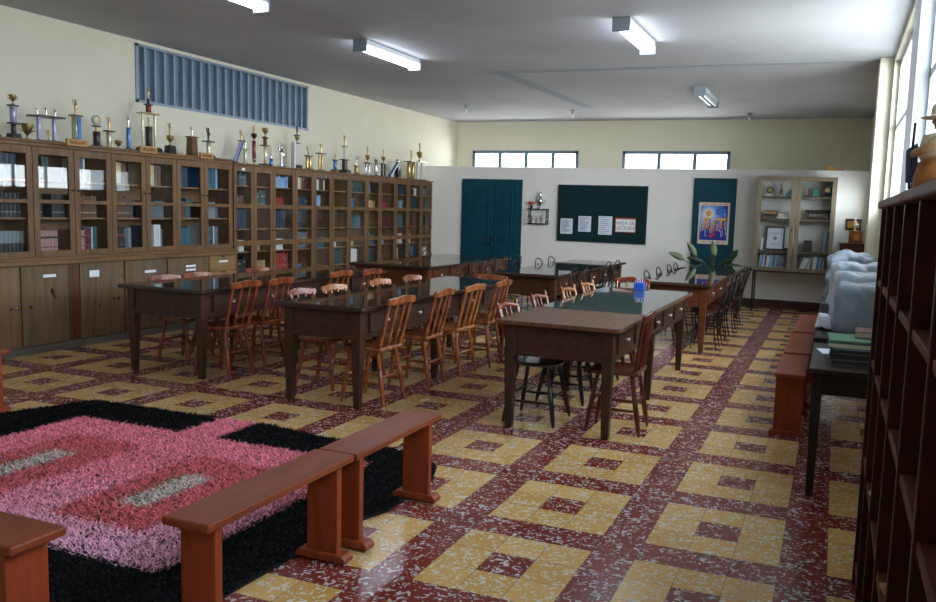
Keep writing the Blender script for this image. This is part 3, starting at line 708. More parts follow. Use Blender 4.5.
t = T(5.79, [('base', .09, .02, BLK), ('slant', .13, .27, .06, TLIL, TBLU), ('off',)], 'leaning blue-striped trophy at the step between the bookcases')
MB().box(-.03, .03, .09, .18, .29, .304).build('plate', BLK, t); figurine(MB(), 0, .13, .304, .13).build('figure', GOLD, t, smooth=60)
T(6.0, [('plate', .1, SILV), ('col', .055, .18, TCRM), ('plate', .1, GOLD), ('fig', .12, SILV)], 'small cream column trophy right of the leaning blue-striped one')
T(6.18, [('cup', .09, SILV), ('col', .055, .22, TRED), ('cup', .11, BLK), ('fig', .1, GOLD)], 'thin tall trophy with a dark red column between two cups')
T(6.41, [('base', .14, .03, BLK), ('col', .05, .24, TCRM), ('plate', .13, BLK), ('col', .06, .09, TBRN), ('plate', .09, BLK), ('cup', .13, GOLD)], 'two-tier cream and brown trophy with a gold cup on top')
T(6.54, [('col', .06, .11, TBLU), ('col', .03, .05, SILV)], 'small blue cylinder trophy')
T(6.76, [('base', .1, .03, SILV), ('fig', .28, SILV)], 'silver statuette trophy standing alone')
t = T(7.12, [('base', .12, .06, BLK), ('col', .075, .30, MARB), ('plate', .1, BLK), ('cup', .1, GOLD), ('plate', .09, BLK), ('fig', .12, BLK)], 'tall white column trophy with dark caps right of the slatted window')
MB().box(-.03, .03, -.1, -.06, 0, .38).build('side_column', MARB, t)
t = T(7.40, [('base', .13, .02, TDRK), ('col', .05, .18, GOLD, (-.035, .035)), ('plate', .12, BLK)], 'short gold trophy with a thin slanted figure')
MB().tube([(0, .02, .21), (0, -.05, .34)], .008, 6).build('figure', GOLD, t)
T(7.71, [('base', .12, .02, BLK), ('col', .04, .24, GOLD, (-.035, .035)), ('plate', .15, BLK), ('fig', .14, GOLD)], 'gold two-column trophy with dark plate and figure')
T(8.09, [('base', .11, .045, TBRN), ('col', .06, .14, TBLU), ('plate', .1, BLK), ('fig', .09, GOLD)], 'short blue column trophy on a brown base')
T(8.36, [('base', .16, .06, TDRK), ('col', .1, .15, TDRK), ('plate', .16, BLK), ('col', .05, .19, MARB), ('plate', .1, BLK), ('fig', .17, GOLD)], 'tall two-tier trophy with white upper column on a dark drum')
T(8.71, [('base', .09, .02, BLK), ('col', .09, .12, GOLD), ('plate', .12, GOLD), ('fig', .13, SILV)], 'low gold drum trophy with a small silver figure')
T(9.04, [('base', .15, .02, SILV), ('col', .045, .18, SILV, (-.05, .05)), ('plate', .14, BLK), ('cup', .13, GOLD), ('fig', .13, GOLD)], 'tall silver two-column trophy, left of the pair with gold figures')
T(9.31, [('base', .1, .02, BLK), ('col', .07, .25, SILV), ('plate', .06, BLK)], 'plain silver column trophy without a figure')
T(9.55, [('base', .16, .02, BLK), ('col', .045, .20, TDRK, (-.045, .05)), ('plate', .14, BLK), ('cup', .12, GOLD), ('fig', .12, GOLD)], 'tall dark two-column trophy with a gold figure')
t = T(9.99, [('base', .1, .02, BLK)], 'trophy with a slanted blue plate and black block near the end of the row')
MB().tube([(0, -.22, .03), (0, .06, .28)], .035, 4).build('column', TBLU, t); MB().tube([(.03, -.22, .03), (.03, .06, .28)], .012, 4).build('stripe', PAPER, t); MB().cbox((0, .06, .11), (.08, .1, .17)).build('block', BLK, t); MB().sphere((0, .05, .30), .045, 10).build('ball', SILV, t, smooth=60)
T(10.55, [('base', .26, .02, TBRN), ('col', .085, .30, GOLD, (-.09, .07)), ('plate', .28, BLK), ('fig', .2, GOLD)], 'broad trophy of two gold columns second from the end')
T(10.87, [('base', .24, .02, BLK), ('col', .055, .32, MARB, (-.08, .09)), ('plate', .26, GOLD), ('cup', .18, GOLD), ('fig', .16, GOLD)], 'last trophy of the row, two white columns under a gold cup')
SIGNY = [3.249, 4.161, 5.066]
for y, w_, l in ((SIGNY[0], .25, 'left'), (SIGNY[1], .24, 'middle'), (SIGNY[2], .22, 'right')):
    t = empty('wooden_sign', (XF+.031, y, 2.0), '%s tan wooden name block on the front edge of the bookcase top' % l, 'sign', 'tan wooden name blocks')
    MB().box(0, .03, -w_/2, w_/2, .03, .10).build('block', PLQ, t, bevel=.004)
    m_ = MB(); rnd = random.Random(l)
    for i in range(9):
        yy = -w_/2+.03+i*(w_-.06)/9
        m_.box(.03, .032, yy, yy+.013, .05, .05+rnd.choice((.03, .035, .025)))
    m_.build('carved_letters', mat('burnt_letters', '7b4a26', .7), t)

# ------------------------------------------------------------------ tables
def table(name, label, x0, x1, y0, y1, wood, top_mat, H=.775, glass=None, legs=(0, .45, 1), drawers=5, ap=.22, gm=None):
    cx_, cy_ = (x0+x1)/2, (y0+y1)/2; w_, l_ = x1-x0, y1-y0
    t = empty(name, (cx_, cy_, 0), label, 'table')
    o_ = .055
    MB().box(-w_/2, w_/2, -l_/2, l_/2, H-.03, H).build('tabletop', top_mat, t, bevel=.006)
    ax, ay = w_/2-o_, l_/2-o_
    for s in (-1, 1):
        ya, yb_ = sorted((s*(ay-.012), s*(ay-.035)))
        MB().box(-ax+.07, ax-.07, ya, yb_, H-.03-ap, H-.03).build('end_apron', wood, t, bevel=.003)
        xa, xb_ = sorted((s*(ax-.012), s*(ax-.036)))
        MB().box(xa, xb_, -ay+.07, ay-.07, H-.03-ap, H-.03).build('side_apron', wood, t, bevel=.003)
    MB().box(-ax+.05, ax-.05, -ay+.003, -ay+.012, H-.03-ap, H-.005-ap).build('apron_rail', wood, t, bevel=.002)
    for s in (-1, 1):
        for q in legs:
            y = -ay+.0375+(2*ay-.075)*q
            MB().frustum(s*(ax-.0375), y, 0, H-.03-ap, .05, .075).box(s*(ax-.0375)-.0375, s*(ax-.0375)+.0375, y-.0375, y+.0375, H-.03-ap, H-.03).build('leg', wood, t, bevel=.004)
    # drawer fronts along both long sides
    n = drawers
    for s in (-1, 1):
        for i in range(n):
            q0 = -ay+.11+(2*ay-.22)*i/n+.03; q1 = -ay+.11+(2*ay-.22)*(i+1)/n-.03
            xx = s*(ax-.012)
            m_ = MB(); xa, xb_ = sorted((xx, xx+s*.012)); m_.box(xa, xb_, q0, q1, H-.20, H-.055)
            xa, xb_ = sorted((xx+s*.012, xx+s*.018))
            for bb in ((q0, q1, H-.20, H-.185), (q0, q1, H-.07, H-.055), (q0, q0+.015, H-.185, H-.07), (q1-.015, q1, H-.185, H-.07)): m_.box(xa, xb_, *bb)
            d = m_.build('drawer', wood, t, bevel=.002)
            MB().lathe([(.006, 0), (.006, .012), (.014, .02), (.01, .028)], n=8, M=Matrix.Translation((xx+s*.012, (q0+q1)/2, H-.127)) @ Matrix.Rotation(R_(90*s), 4, 'Y')).build('knob', KNOB, d, smooth=40)
    if glass:
        ga, gb = glass[0]-cy_, glass[1]-cy_
        MB().box(-w_/2+.01, w_/2-.01, ga, gb, H, H+.005).build('glass_sheet', gm or TGL, t, bevel=.0015)
    return t
TGL = mat('glass_over_wood', '3a2a22', .03, spec=.8, h2='2c1f19', vscale=(30, 3, 30))
TGLG = mat('glass_over_wood_grey', '565f58', .03, spec=.8, h2='48504a', vscale=(30, 3, 30))  # grey-green base colour imitates the notice board's reflection in the glass
table('library_table', 'dark long table nearest the low cupboard, front left of the room', -4.31, -3.37, 2.51, 5.55, WDY, WD, glass=(2.52, 5.54))
table('library_table', 'dark long glass-topped table in the middle front, lined with orange chairs', -2.455, -1.66, 2.27, 5.30, WDY, WD, glass=(2.28, 5.29))
table('library_table', 'dark long table at front right whose near end is bare wood', -.63, .26, 2.33, 5.28, WDY, WT, glass=(3.2, 5.27), legs=(0, .48, 1), gm=TGLG)
table('library_table', 'reddish long table in front of the poster door at right rear', -.45, .30, 6.27, 9.95, WR, WD, glass=(6.29, 9.93))
table('library_table', 'dark long table at centre rear below the green board', -2.32, -1.47, 6.25, 9.6, WDY, WD, glass=(6.27, 9.58))
table('library_table', 'wide dark table at left rear in front of the tall bookcase', -4.42, -3.22, 6.37, 9.2, WR, WD, glass=(6.39, 9.18))

# ------------------------------------------------------------------ chairs
LEGP = [(.010, 0), (.012, .04), (.017, .12), (.019, .4), (.019, .62), (.013, .66), (.018, .69), (.013, .72), (.018, .75), (.013, .78), (.018, .81), (.015, .9), (.016, 1)]
def spindle_chair(wood, label, loc, rot, group, H=.858, lean=-.242):
    t = empty('spindle_chair', loc, label, 'chair', group, rot)
    pts = [(-.165, -.17), (.165, -.17), (.185, .0), (.18, .15), (.13, .185), (-.13, .185), (-.18, .15), (-.185, .0)]
    MB().prism(pts, .42, .452, 'z').build('seat', wood, t, bevel=.009)
    feet = {}
    for sx in (-1, 1):
        for sy in (-1, 1):
            a = (sx*(.165 if sy > 0 else .158), sy*.19-.005, 0); b = (sx*.125, sy*.12, .425)
            feet[sx, sy] = (Vector(a), Vector(b)); MB().turned(a, b, LEGP, 8).build('leg', wood, t, smooth=50)
    def at(sx, sy, z): a, b = feet[sx, sy]; return a+(b-a)*(z/.425)
    for p, q in (((-1, -1), (1, -1)), ((-1, 1), (1, 1)), ((-1, -1), (-1, 1)), ((1, -1), (1, 1))):
        z = .22 if p[0] != q[0] else .17
        A = at(*p, z); B = at(*q, z); MB().turned(A, B, [(.008, 0), (.013, .4), (.014, .5), (.013, .6), (.008, 1)], 7).build('stretcher', wood, t, smooth=50)
    yb, yt = -.148, lean
    zt = H-.05
    for s in (-1, 1): MB().turned((s*.148, yb, .447), (s*.158, yt, zt), [(.013, 0), (.017, .25), (.013, .28), (.017, .31), (.014, .7), (.012, 1)], 8).build('back_post', wood, t, smooth=50)
    for x in (-.05, .05): MB().turned((x, yb-.008, .447), (x*1.08, yt-.01, zt), [(.010, 0), (.0145, .3), (.010, .34), (.0135, .38), (.010, 1)], 8).build('spindle', wood, t, smooth=50)
    # crest rail: a curved board, rounded at both ends
    v = []; fcs = []; n = 10
    for i in range(n+1):
        u = -1+2*i/n
        x, y, za, zb = u*.198, yt-.02*(1-u*u), H-.006-.016*u**6+.006*math.cos(u*PI*1.5), H-.088+.026*(1-u*u)+.02*u**8
        v += [(x, y-.022, za), (x, y+.002, za), (x, y+.012, zb), (x, y-.012, zb)]
    for i in range(n):
        for k in range(4): fcs.append((i*4+k, i*4+(k+1) % 4, (i+1)*4+(k+1) % 4, (i+1)*4+k))
    fcs += [(0, 1, 2, 3), (n*4+3, n*4+2, n*4+1, n*4)]
    MB().add(v, fcs).build('crest_rail', wood, t, smooth=50, bevel=.006)
    return t
def post_chair(wood, label, loc, rot, group, H=.872, seat=None):
    t = empty('round_seat_chair', loc, label, 'chair', group, rot)
    MB().lathe([(.17, 0), (.19, .008), (.195, .022), (.185, .032), (.0005, .027)], (0, 0, .42), 22).build('seat', seat or WK, t, smooth=40)
    feet = {}
    for sx in (-1, 1):
        for sy in (-1, 1):
            a = (sx*.19, sy*.195, 0); b = (sx*.115, sy*.115, .425); feet[sx, sy] = (Vector(a), Vector(b)); MB().turned(a, b, LEGP, 8).build('leg', WK, t, smooth=50)
    for p, q in (((-1, -1), (1, -1)), ((-1, 1), (1, 1)), ((-1, -1), (-1, 1)), ((1, -1), (1, 1))):
        z = .20 if p[0] != q[0] else .16
        A = feet[p][0].lerp(feet[p][1], z/.425); B = feet[q][0].lerp(feet[q][1], z/.425); MB().turned(A, B, [(.008, 0), (.012, .5), (.008, 1)], 7).build('stretcher', WK, t, smooth=50)
    yb, yt = -.15, -.27
    for s in (-1, 1): MB().turned((s*.14, yb, .44), (s*.185, yt, H), [(.014, 0), (.016, .4), (.015, .85), (.010, .9), (.015, .94), (.012, .97), (.004, 1)], 8).build('back_post', wood, t, smooth=50)
    P = [(-.178+.356*i/8, yt+.012-.03*(1-(i/4-1)**2), H-.06+.02*(1-(i/4-1)**2)) for i in range(9)]
    MB().tube(P, [.017]*9, 8).build('crest_rail', wood, t, smooth=60)
    for x in (-.075, 0, .075): MB().turned((x, yb-.01, .44), (x*1.2, yt-.008, H-.06), [(.008, 0), (.011, .35), (.008, 1)], 7).build('spindle', wood, t, smooth=50)
    return t
def wire_chair(label, loc, rot, group, H=.86):
    t = empty('wire_chair', loc, label, 'chair', group, rot)
    MB().lathe([(.16, 0), (.175, .006), (.175, .018), (.0005, .022)], (0, 0, .435), 20).build('seat', WCD, t, smooth=40)
    MB().tube([(.178*math.cos(a), .178*math.sin(a), .438) for a in [2*PI*k/20 for k in range(20)]], .008, 6, True).build('seat_ring', IRON, t, smooth=60)
    for k in range(4):
        a = PI/4+k*PI/2; c_, s_ = math.cos(a), math.sin(a)
        m_ = MB(); m_.tube([(.15*c_, .15*s_, .43), (.15*c_, .15*s_, .25), (.21*c_, .21*s_, 0)], .006, 6); m_.tube([(.165*c_, .14*s_, .43), (.14*c_, .16*s_, .34), (.16*c_, .145*s_, .26), (.2*c_, .2*s_, .02)], .005, 6)
        m_.build('leg', IRON, t, smooth=60)
    MB().tube([(.15*math.cos(a), .15*math.sin(a), .25) for a in [2*PI*k/18 for k in range(18)]], .006, 6, True).build('leg_ring', IRON, t, smooth=60)
    def yy(z): return -.15-.11*(z-.44)/.42
    arc = [(-.155, .44), (-.165, .6), (-.17, .72), (-.145, .81), (-.08, .85), (0, .862), (.08, .85), (.145, .81), (.17, .72), (.165, .6), (.155, .44)]
    MB().tube([(x, yy(z), z*H/.862) for x, z in arc], .0075, 6).build('back_frame', IRON, t, smooth=60)
    m_ = MB()
    for s in (-1, 1):
        m_.tube([(s*.06, yy(.44), .44), (s*.02, yy(.55), .55), (s*.09, yy(.66), .66), (s*.11, yy(.74), .74), (s*.06, yy(.79), .79), (s*.005, yy(.73), .73)], .006, 6)
        m_.tube([(s*.12, yy(.44), .44), (s*.08, yy(.52), .52), (s*.135, yy(.6), .6), (s*.165, yy(.66), .66)], .005, 6)
    m_.build('back_scroll', IRON, t, smooth=60)
    return t
RT, LT, BACK = R_(90), R_(-90), R_(180)   # sitting to the right of a table, left of it, at its far end
a0 = spindle_chair(WC2, 'red-brown spindle chair, nearest on the right side of the left front table', (-3.455, 2.87, 0), RT, None)
dup(a0, (-3.42, 3.29, 0), RT+.05, 'red-brown spindle chair, second on the right side of the left front table')
c0 = spindle_chair(WC, 'orange spindle chair, nearest on the right side of the middle front table', (-1.79, 2.65, 0), RT-.03, None)
dup(c0, (-3.46, 4.36, 0), RT-.04, 'orange spindle chair, third on the right side of the left front table')
dup(a0, (-3.36, 4.8, 0), RT, 'red-brown spindle chair, farthest on the right side of the left front table')
dup(c0, (-1.77, 3.34, 0), RT+.03, 'orange spindle chair, second on the right side of the middle front table')
p0 = spindle_chair(WC3, 'pale orange-topped spindle chair, third on the right side of the middle front table', (-1.74, 3.93, 0), RT-.05, None)
dup(c0, (-1.70, 4.50, 0), RT, 'orange spindle chair, farthest on the right side of the middle front table')
for y, n, src in ((3.17, 'nearest', a0), (3.60, 'second', c0), (4.52, 'third', a0)):
    dup(src, (-4.17, y, 0), LT, '%s spindle chair on the cupboard side of the left front table' % n).scale.z = .955
for x, y, n, src in ((-2.42, 2.92, 'nearest', a0), (-2.41, 3.40, 'second', p0), (-2.38, 4.15, 'third', p0), (-2.36, 4.77, 'farthest', c0)):
    dup(src, (x, y, 0), LT, '%s spindle chair tucked under the left side of the middle front table' % n).scale.z = .955
dup(c0, (-1.995, 5.22, 0), BACK, 'orange spindle chair at the far end of the middle front table').scale.z = .95
spindle_chair(WCD, 'dark brown spindle chair alone on the right side of the front right table', (.165, 2.74, 0), RT+.03, None, .87, -.19)
dup(a0, (-.47, 5.50, 0), BACK, 'red-brown spindle chair at the far end of the front right table')
q0 = post_chair(WC2, 'nearest round-seat chair on the left side of the front right table', (-.435, 2.72, 0), LT, None)
q1 = post_chair(WC3, 'third round-seat chair, pale wood, left side of the front right table', (-.435, 4.2, 0), LT, None)
dup(q0, (-.445, 3.45, 0), LT+.04, 'second round-seat chair on the left side of the front right table')
dup(q1, (-.435, 4.82, 0), LT, 'farthest round-seat chair, pale wood, left side of the front right table')
gW = 'black wire chairs at the rear tables'
w0 = None
def wc(x, y, rot, label):
    global w0
    if w0 is None: w0 = wire_chair(label, (x, y, 0), rot, gW)
    else: dup(w0, (x, y, 0), rot, label, gW)
for y, n in ((6.84, 'nearest'), (7.55, 'second'), (8.27, 'third'), (8.75, 'farthest')): wc(-.30, y, LT, '%s black wire chair on the left side of the reddish rear table' % n)
for i, y in enumerate((6.75, 7.25, 7.68, 8.4, 9.0)): wc(.20, y, RT, '%s black wire chair on the right side of the reddish rear table' % ('nearest', 'second', 'third', 'fourth', 'farthest')[i])
for y, n in ((7.2, 'nearest'), (8.09, 'second'), (8.65, 'farthest')): wc(-2.13, y, LT, '%s black wire chair on the left side of the centre rear table' % n)
for y, n in ((6.6, 'nearest'), (7.15, 'second'), (8.15, 'third'), (8.65, 'farthest')): wc(-1.62, y, RT, '%s black wire chair on the right side of the centre rear table' % n)
for y, n in ((7.98, 'near'), (8.67, 'far')): wc(-4.22, y, LT, '%s black wire chair on the bookcase side of the wide left rear table' % n)
for i, y in enumerate((6.6, 7.05, 7.5, 8.0, 8.5)): wc(-3.10, y, RT, '%s black wire chair on the right side of the wide left rear table' % ('nearest', 'second', 'third', 'fourth', 'farthest')[i])

# pen box on the front right table
t = empty('pen_box', (-.24, 5.1, .7806), 'blue box with upright pens at the far end of the front right table', 'box')
MB().box(-.05, .05, -.03, .03, 0, .075).build('box', BLUEB, t, bevel=.004)
m_ = MB(); m2 = MB()
for i in range(8):
    x = -.042+i*.012; (m_ if i % 2 else m2).tube([(x, 0, .07), (x+rb.uniform(-.01, .01), rb.uniform(-.01, .01), .12)], .004, 6)
m_.build('blue_pens', mat('pen_blue', '3848c8', .4), t); m2.build('white_pens', PAPER, t)

# ------------------------------------------------------------------ potted plant behind the reddish table
t = empty('potted_plant', (-.30, 10.62, 0), 'large-leaved rubber plant on the floor behind the reddish rear table', 'plant')
MB().lathe([(.11, 0), (.15, .25), (.165, .26), (.165, .3), (.14, .3), (.13, .26)], n=18).build('pot', POT, t, smooth=40)
MB().lathe([(.005, .262), (.135, .26)], n=16).build('soil', SOIL, t)
sm = MB(); lf = MB(); l2 = MB(); rl = random.Random(3)
leaves = [(-.42, -.05, .86, .34, 150), (-.36, -.1, .74, .30, 200), (-.25, 0, .92, .34, 120), (-.12, -.05, .84, .32, 160), (-.06, -.1, .80, .26, 60), (.03, 0, .92, .34, 95), (.10, .05, .80, .3, 30), (.22, -.05, .78, .32, 10), (.40, -.12, .74, .3, 15), (-.45, -.05, .66, .26, 230),
          (.46, -.2, .52, .30, -80), (.42, -.1, .36, .26, -70), (-.30, -.15, .62, .26, 250), (.28, .05, .9, .24, 60), (-.02, .08, .7, .3, 170)]
for i, (x, y, z, L, ang) in enumerate(leaves):
    L *= .95; z -= .06
    sm.tube([(0, 0, .26), (x*.3, y*.5, .26+(z-.26)*.6), (x, y, z)], .008, 6)
    a = R_(ang); dx, dz = math.cos(a), math.sin(a); px, pz = -dz, dx
    tilt = rl.uniform(-.4, .4)
    vs = []; fs = []; n = 8
    for k in range(n+1):
        u = k/n; wd = .052*math.sin(PI*min(1, u*1.02))**.8*(1.15-u*.3)
        bx, bz = x+dx*L*u, z+dz*L*u-.10*u*u*L; by = y+.12*L*u*tilt-.05*u*u
        for s in (-1, 0, 1): vs.append((bx+px*wd*s, by-.012*(1-abs(s))+s*wd*tilt, bz+pz*wd*s))
    for k in range(n):
        for s in range(2): fs.append((k*3+s, k*3+s+1, k*3+s+4, k*3+s+3))
    (l2 if i in (0, 2, 5, 9) else lf).add(vs, fs)
sm.build('stem', LEAF2, t, smooth=60)
for o in (lf.build('foliage', LEAF, t, smooth=80), l2.build('dusty_foliage', LEAF2, t, smooth=80)):
    sd = o.modifiers.new('thick', 'SOLIDIFY'); sd.thickness = .003

# ------------------------------------------------------------------ glass display cabinet
t = empty('display_cabinet', (.905, 11.0, 0), 'grey wooden glass-doored display cabinet on a black metal stand', 'cabinet')
W2, D2, Z0, Z1 = .60, .42, .68, 2.195
c = MB(); c.box(-W2, -W2+.03, .02, D2, Z0, Z1); c.box(W2-.03, W2, .02, D2, Z0, Z1); c.box(-W2+.03, W2-.03, .02, D2, Z0, Z0+.03); c.box(-W2+.03, W2-.03, .02, D2, Z1-.03, Z1)
c.build('carcass', WG, t, bevel=.003)
MB().box(-W2+.03, W2-.03, D2-.015, D2, Z0+.03, Z1-.03).build('back_panel', mat('cabinet_back', 'c9c8c0', .7), t)
CSH = (1.0, 1.53, 1.885)
for z in CSH: MB().box(-W2+.03, W2-.03, .05, D2-.015, z-.03, z).build('shelf', WGI, t)
for a, b in ((-W2, -.004), (.004, W2)):
    f = MB(); st = .07
    f.box(a, a+st, 0, .02, Z0, Z1); f.box(b-st, b, 0, .02, Z0, Z1); f.box(a+st, b-st, 0, .02, Z0, Z0+.06); f.box(a+st, b-st, 0, .02, Z1-.065, Z1)
    d = f.build('glass_door', WG, t, bevel=.003)
    MB().box(a+st-.005, b-st+.005, .008, .012, Z0+.055, Z1-.06).build('pane', GLASSC, d)
    kx = b-.03 if a < 0 else a+.03
    MB().cbox((kx, -.006, 1.35), (.012, .012, .05)).build('latch', STEEL, d)
for x in (-W2+.015, W2-.015):
    for y in (.03, D2-.03): MB().box(x-.013, x+.013, y-.013, y+.013, 0, Z0).build('stand_leg', STEEL, t)
fr = MB()
for y in (.03, D2-.03):
    fr.box(-W2+.028, W2-.028, y-.012, y+.012, Z0-.026, Z0)
    fr.box(-W2+.028, W2-.028, y-.01, y+.01, .15, .17)
fr.build('stand_rail', STEEL, t)
X0, Y0 = .905, 11.0
for i, (x, sp_, lb) in enumerate(((-.42, [('base', .10, .04, MARB), ('disc', .06, BLK)], 'round dark emblem on a pale block on the top shelf of the glass cabinet, leftmost'),
          (-.24, [('base', .06, .03, SILV), ('col', .05, .08, TDRK), ('fig', .09, GOLD)], 'small dark column trophy on the top shelf of the glass cabinet, left door'),
          (.14, [('base', .05, .03, BLK), ('fig', .12, SKIN)], 'small brown standing figurine on the top shelf of the glass cabinet'),
          (.29, [('base', .07, .02, SILV), ('base', .09, .12, mat('green_trophy_block', '2f6e66', .4)), ('fig', .05, GOLD)], 'teal block trophy on the top shelf of the glass cabinet'),
          (.46, [('base', .12, .05, TDRK), ('disc', .065, BLK)], 'dark round emblem on a brown block on the top shelf, rightmost'))):
    trophy(Y0+.2, sp_, lb, 1.886, X0+x, rot=-PI/2)
tag(MB().prism([(-.07, 0), (.07, 0), (.055, .03), (.05, .17), (-.06, .03)], -.012, .012, 'y').build('sail_ornament', mat('teal_ornament', '2a6f86', .4), loc=(X0-.11, Y0+.2, 1.886), bevel=.003), 'blue sail-shaped ornament on the top shelf of the glass cabinet', 'ornament')
gc = 'books in the display cabinet'
for k in range(5):
    col = ('brown', 'black', 'maroon', 'tan', 'brown')[k]
    tag(MB().cbox((0, 0, .0125), (.2+.02*(k % 2), .16, .024)).build('book', BK[col], loc=(X0-.40+.01*(k % 3), Y0+.2, 1.531+k*.0255), bevel=.003), '%s book lying on the second cabinet shelf at far left, %s from the bottom' % (CW[col], ORD[k]), 'book', gc)
for k in range(4):
    col = ('white', 'cream', 'white', 'grey')[k]
    tag(MB().cbox((0, 0, .0125), (.18-.01*k, .16, .024)).build('book', BK[col], loc=(X0-.255+.17+.0-.17, Y0+.2, 1.531+k*.0255) if 0 else (X0-.19, Y0+.2, 1.531+k*.0255), bevel=.003), '%s book in the pale stack on the second cabinet shelf, %s from the bottom' % (CW[col], ORD[k]), 'book', gc)
tag(figurine(MB(), 0, 0, 0, .2, False).build('figurine', SILV, loc=(X0-.06, Y0+.18, 1.531), smooth=60), 'small silver figurine on the second shelf of the glass cabinet', 'figurine')
tag(figurine(MB(), 0, 0, 0, .17, False).build('figurine', GOLD, loc=(X0+.10, Y0+.2, 1.531), smooth=60), 'thin dull gold figurine on the second shelf behind the right cabinet door', 'figurine')
t = empty('typewriter', (X0+.34, Y0+.22, 1.531), 'old black typewriter on the second shelf behind the right cabinet door', 'typewriter')
MB().prism([(-.10, 0), (.12, 0), (.12, .10), (.04, .12), (-.10, .04)], -.16, .16, 'x').build('body', BLK, t, bevel=.006); MB().tube([(-.2, .08, .13), (.2, .08, .13)], .022, 10).build('platen', STEEL, t, smooth=40)
m_ = MB()
for i in range(3):
    for j in range(9): m_.lathe([(.009, 0), (.009, .006)], (-.12+j*.03, -.085+i*.03, .05+i*.014), 8)
m_.build('keys', KNOB, t)
t = empty('framed_certificate', (X0-.30, Y0+.3, 1.0), 'framed white certificate standing on the third shelf of the glass cabinet', 'picture frame')
Mx = Matrix.Rotation(R_(-8), 4, 'X')
MB().box(-.15, .15, -.015, 0, 0, .40, Mx).build('frame', TDRK, t, bevel=.004); MB().box(-.125, .125, -.018, -.015, .03, .37, Mx).build('certificate', PAPERB, t)
MB().lathe([(.03, 0), (.03, .001)], n=12, M=Mx @ Matrix.Translation((0, -.018, .2)) @ Matrix.Rotation(R_(90), 4, 'X')).box(-.06, .06, -.0195, -.018, .1, .11, Mx).box(-.07, .07, -.0195, -.018, .28, .29, Mx).build('seal', INKG, t)
tag(MB().box(-.06, .06, -.06, .06, 0, .19).build('dark_box', BLK, loc=(X0+.22, Y0+.2, 1.001), bevel=.004), 'upright dark box on the third shelf of the glass cabinet', 'box')
for k, (x, wd, h, col) in enumerate(((-.02, .18, .05, 'black'), (.09, .10, .04, 'teal'))):
    tag(MB().cbox((0, 0, h/2), (wd, .16, h)).build('book', BK[col], loc=(X0+x-.06+k*.03, Y0+.2, 1.001), bevel=.003), '%s book lying flat on the third cabinet shelf near the middle' % CW[col], 'book', gc)
for k, (x, ln, col) in enumerate(((.455, -.1, 'lightblue'), (.485, -.1, 'slate'), (-.495, 0, 'white'))):
    tag(MB().box(-.012, .012, -.09, .09, 0, .34 if k < 2 else .2).build('book', BK[col], loc=(X0+x, Y0+.2, 1.003), bevel=.002), '%s thin book upright on the third cabinet shelf at its %s end' % (CW[col], 'left' if k == 2 else 'right'), 'book', gc).rotation_euler = (0, -ln, 0)
x = -.50; k = 0; rk = random.Random(9)
for side, (a, b) in enumerate(((-.52, -.07), (.08, .50))):
    x = a; n = 0
    while x < b-.03:
        wd = rk.uniform(.012, .028); h = rk.uniform(.19, .25); col = rk.choice(['white', 'lightblue', 'white', 'slate', 'navy', 'blue', 'grey', 'brown', 'white'])
        ln = .1 if side == 0 else (.34 if n < 6 else .1)
        if side == 1 and n == 6: x += .062
        o = tag(MB().box(-wd/2, wd/2, -.08, .08, 0, h).build('book', BK[col], loc=(X0+x+wd/2, Y0+.2, .712+wd/2*math.sin(ln)), bevel=.0015), '%s magazine, %s from the left on the bottom shelf behind the %s cabinet door' % (CW[col], ORD[n], ('left', 'right')[side]), 'magazine', 'magazines in the display cabinet')
        o.rotation_euler = (0, ln, 0); x += wd/max(.6, math.cos(ln))+.002; n += 1
        if n >= 16: break

# ------------------------------------------------------------------ far right corner cabinet and statue
t = empty('corner_cabinet', (1.80, 11.12, 0), 'small reddish wooden cabinet in the far right corner', 'cabinet')
MB().box(-.19, .19, 0, .38, 0, 1.14).build('body', WR, t, bevel=.004); MB().box(-.205, .2, -.02, .38, 1.14, 1.17).build('top', WR, t, bevel=.005)
d = MB().box(-.17, .17, -.015, 0, .08, 1.1).build('door', mat('reddish_cabinet_door', '7a3a22', .4, h2='5a2716', vscale=(16, 16, 3)), t, bevel=.003); MB().sphere((.13, -.025, .7), .014, 8).build('knob', BRASS, d)
t = empty('mantel_box', (1.83, 11.25, 1.17), 'orange-brown wooden box on the corner cabinet', 'box')
MB().box(-.10, .10, -.08, .08, 0, .2).build('body', mat('orange_box_wood', '9c5a30', .4, h2='7a4020', vscale=(14, 14, 4)), t, bevel=.004)
MB().box(-.03, .05, -.085, -.08, .05, .15).build('plate', BRASS, t)
t = empty('statuette', (1.81, 11.25, 1.371), 'white statuette on the orange-brown box in the far corner', 'statue')
figurine(MB(), 0, 0, 0, .21, False, 12).build('figure', MARB, t, smooth=60); MB().sphere((.03, -.02, .09), .025, 8).build('child_figure', MARB, t, smooth=60)

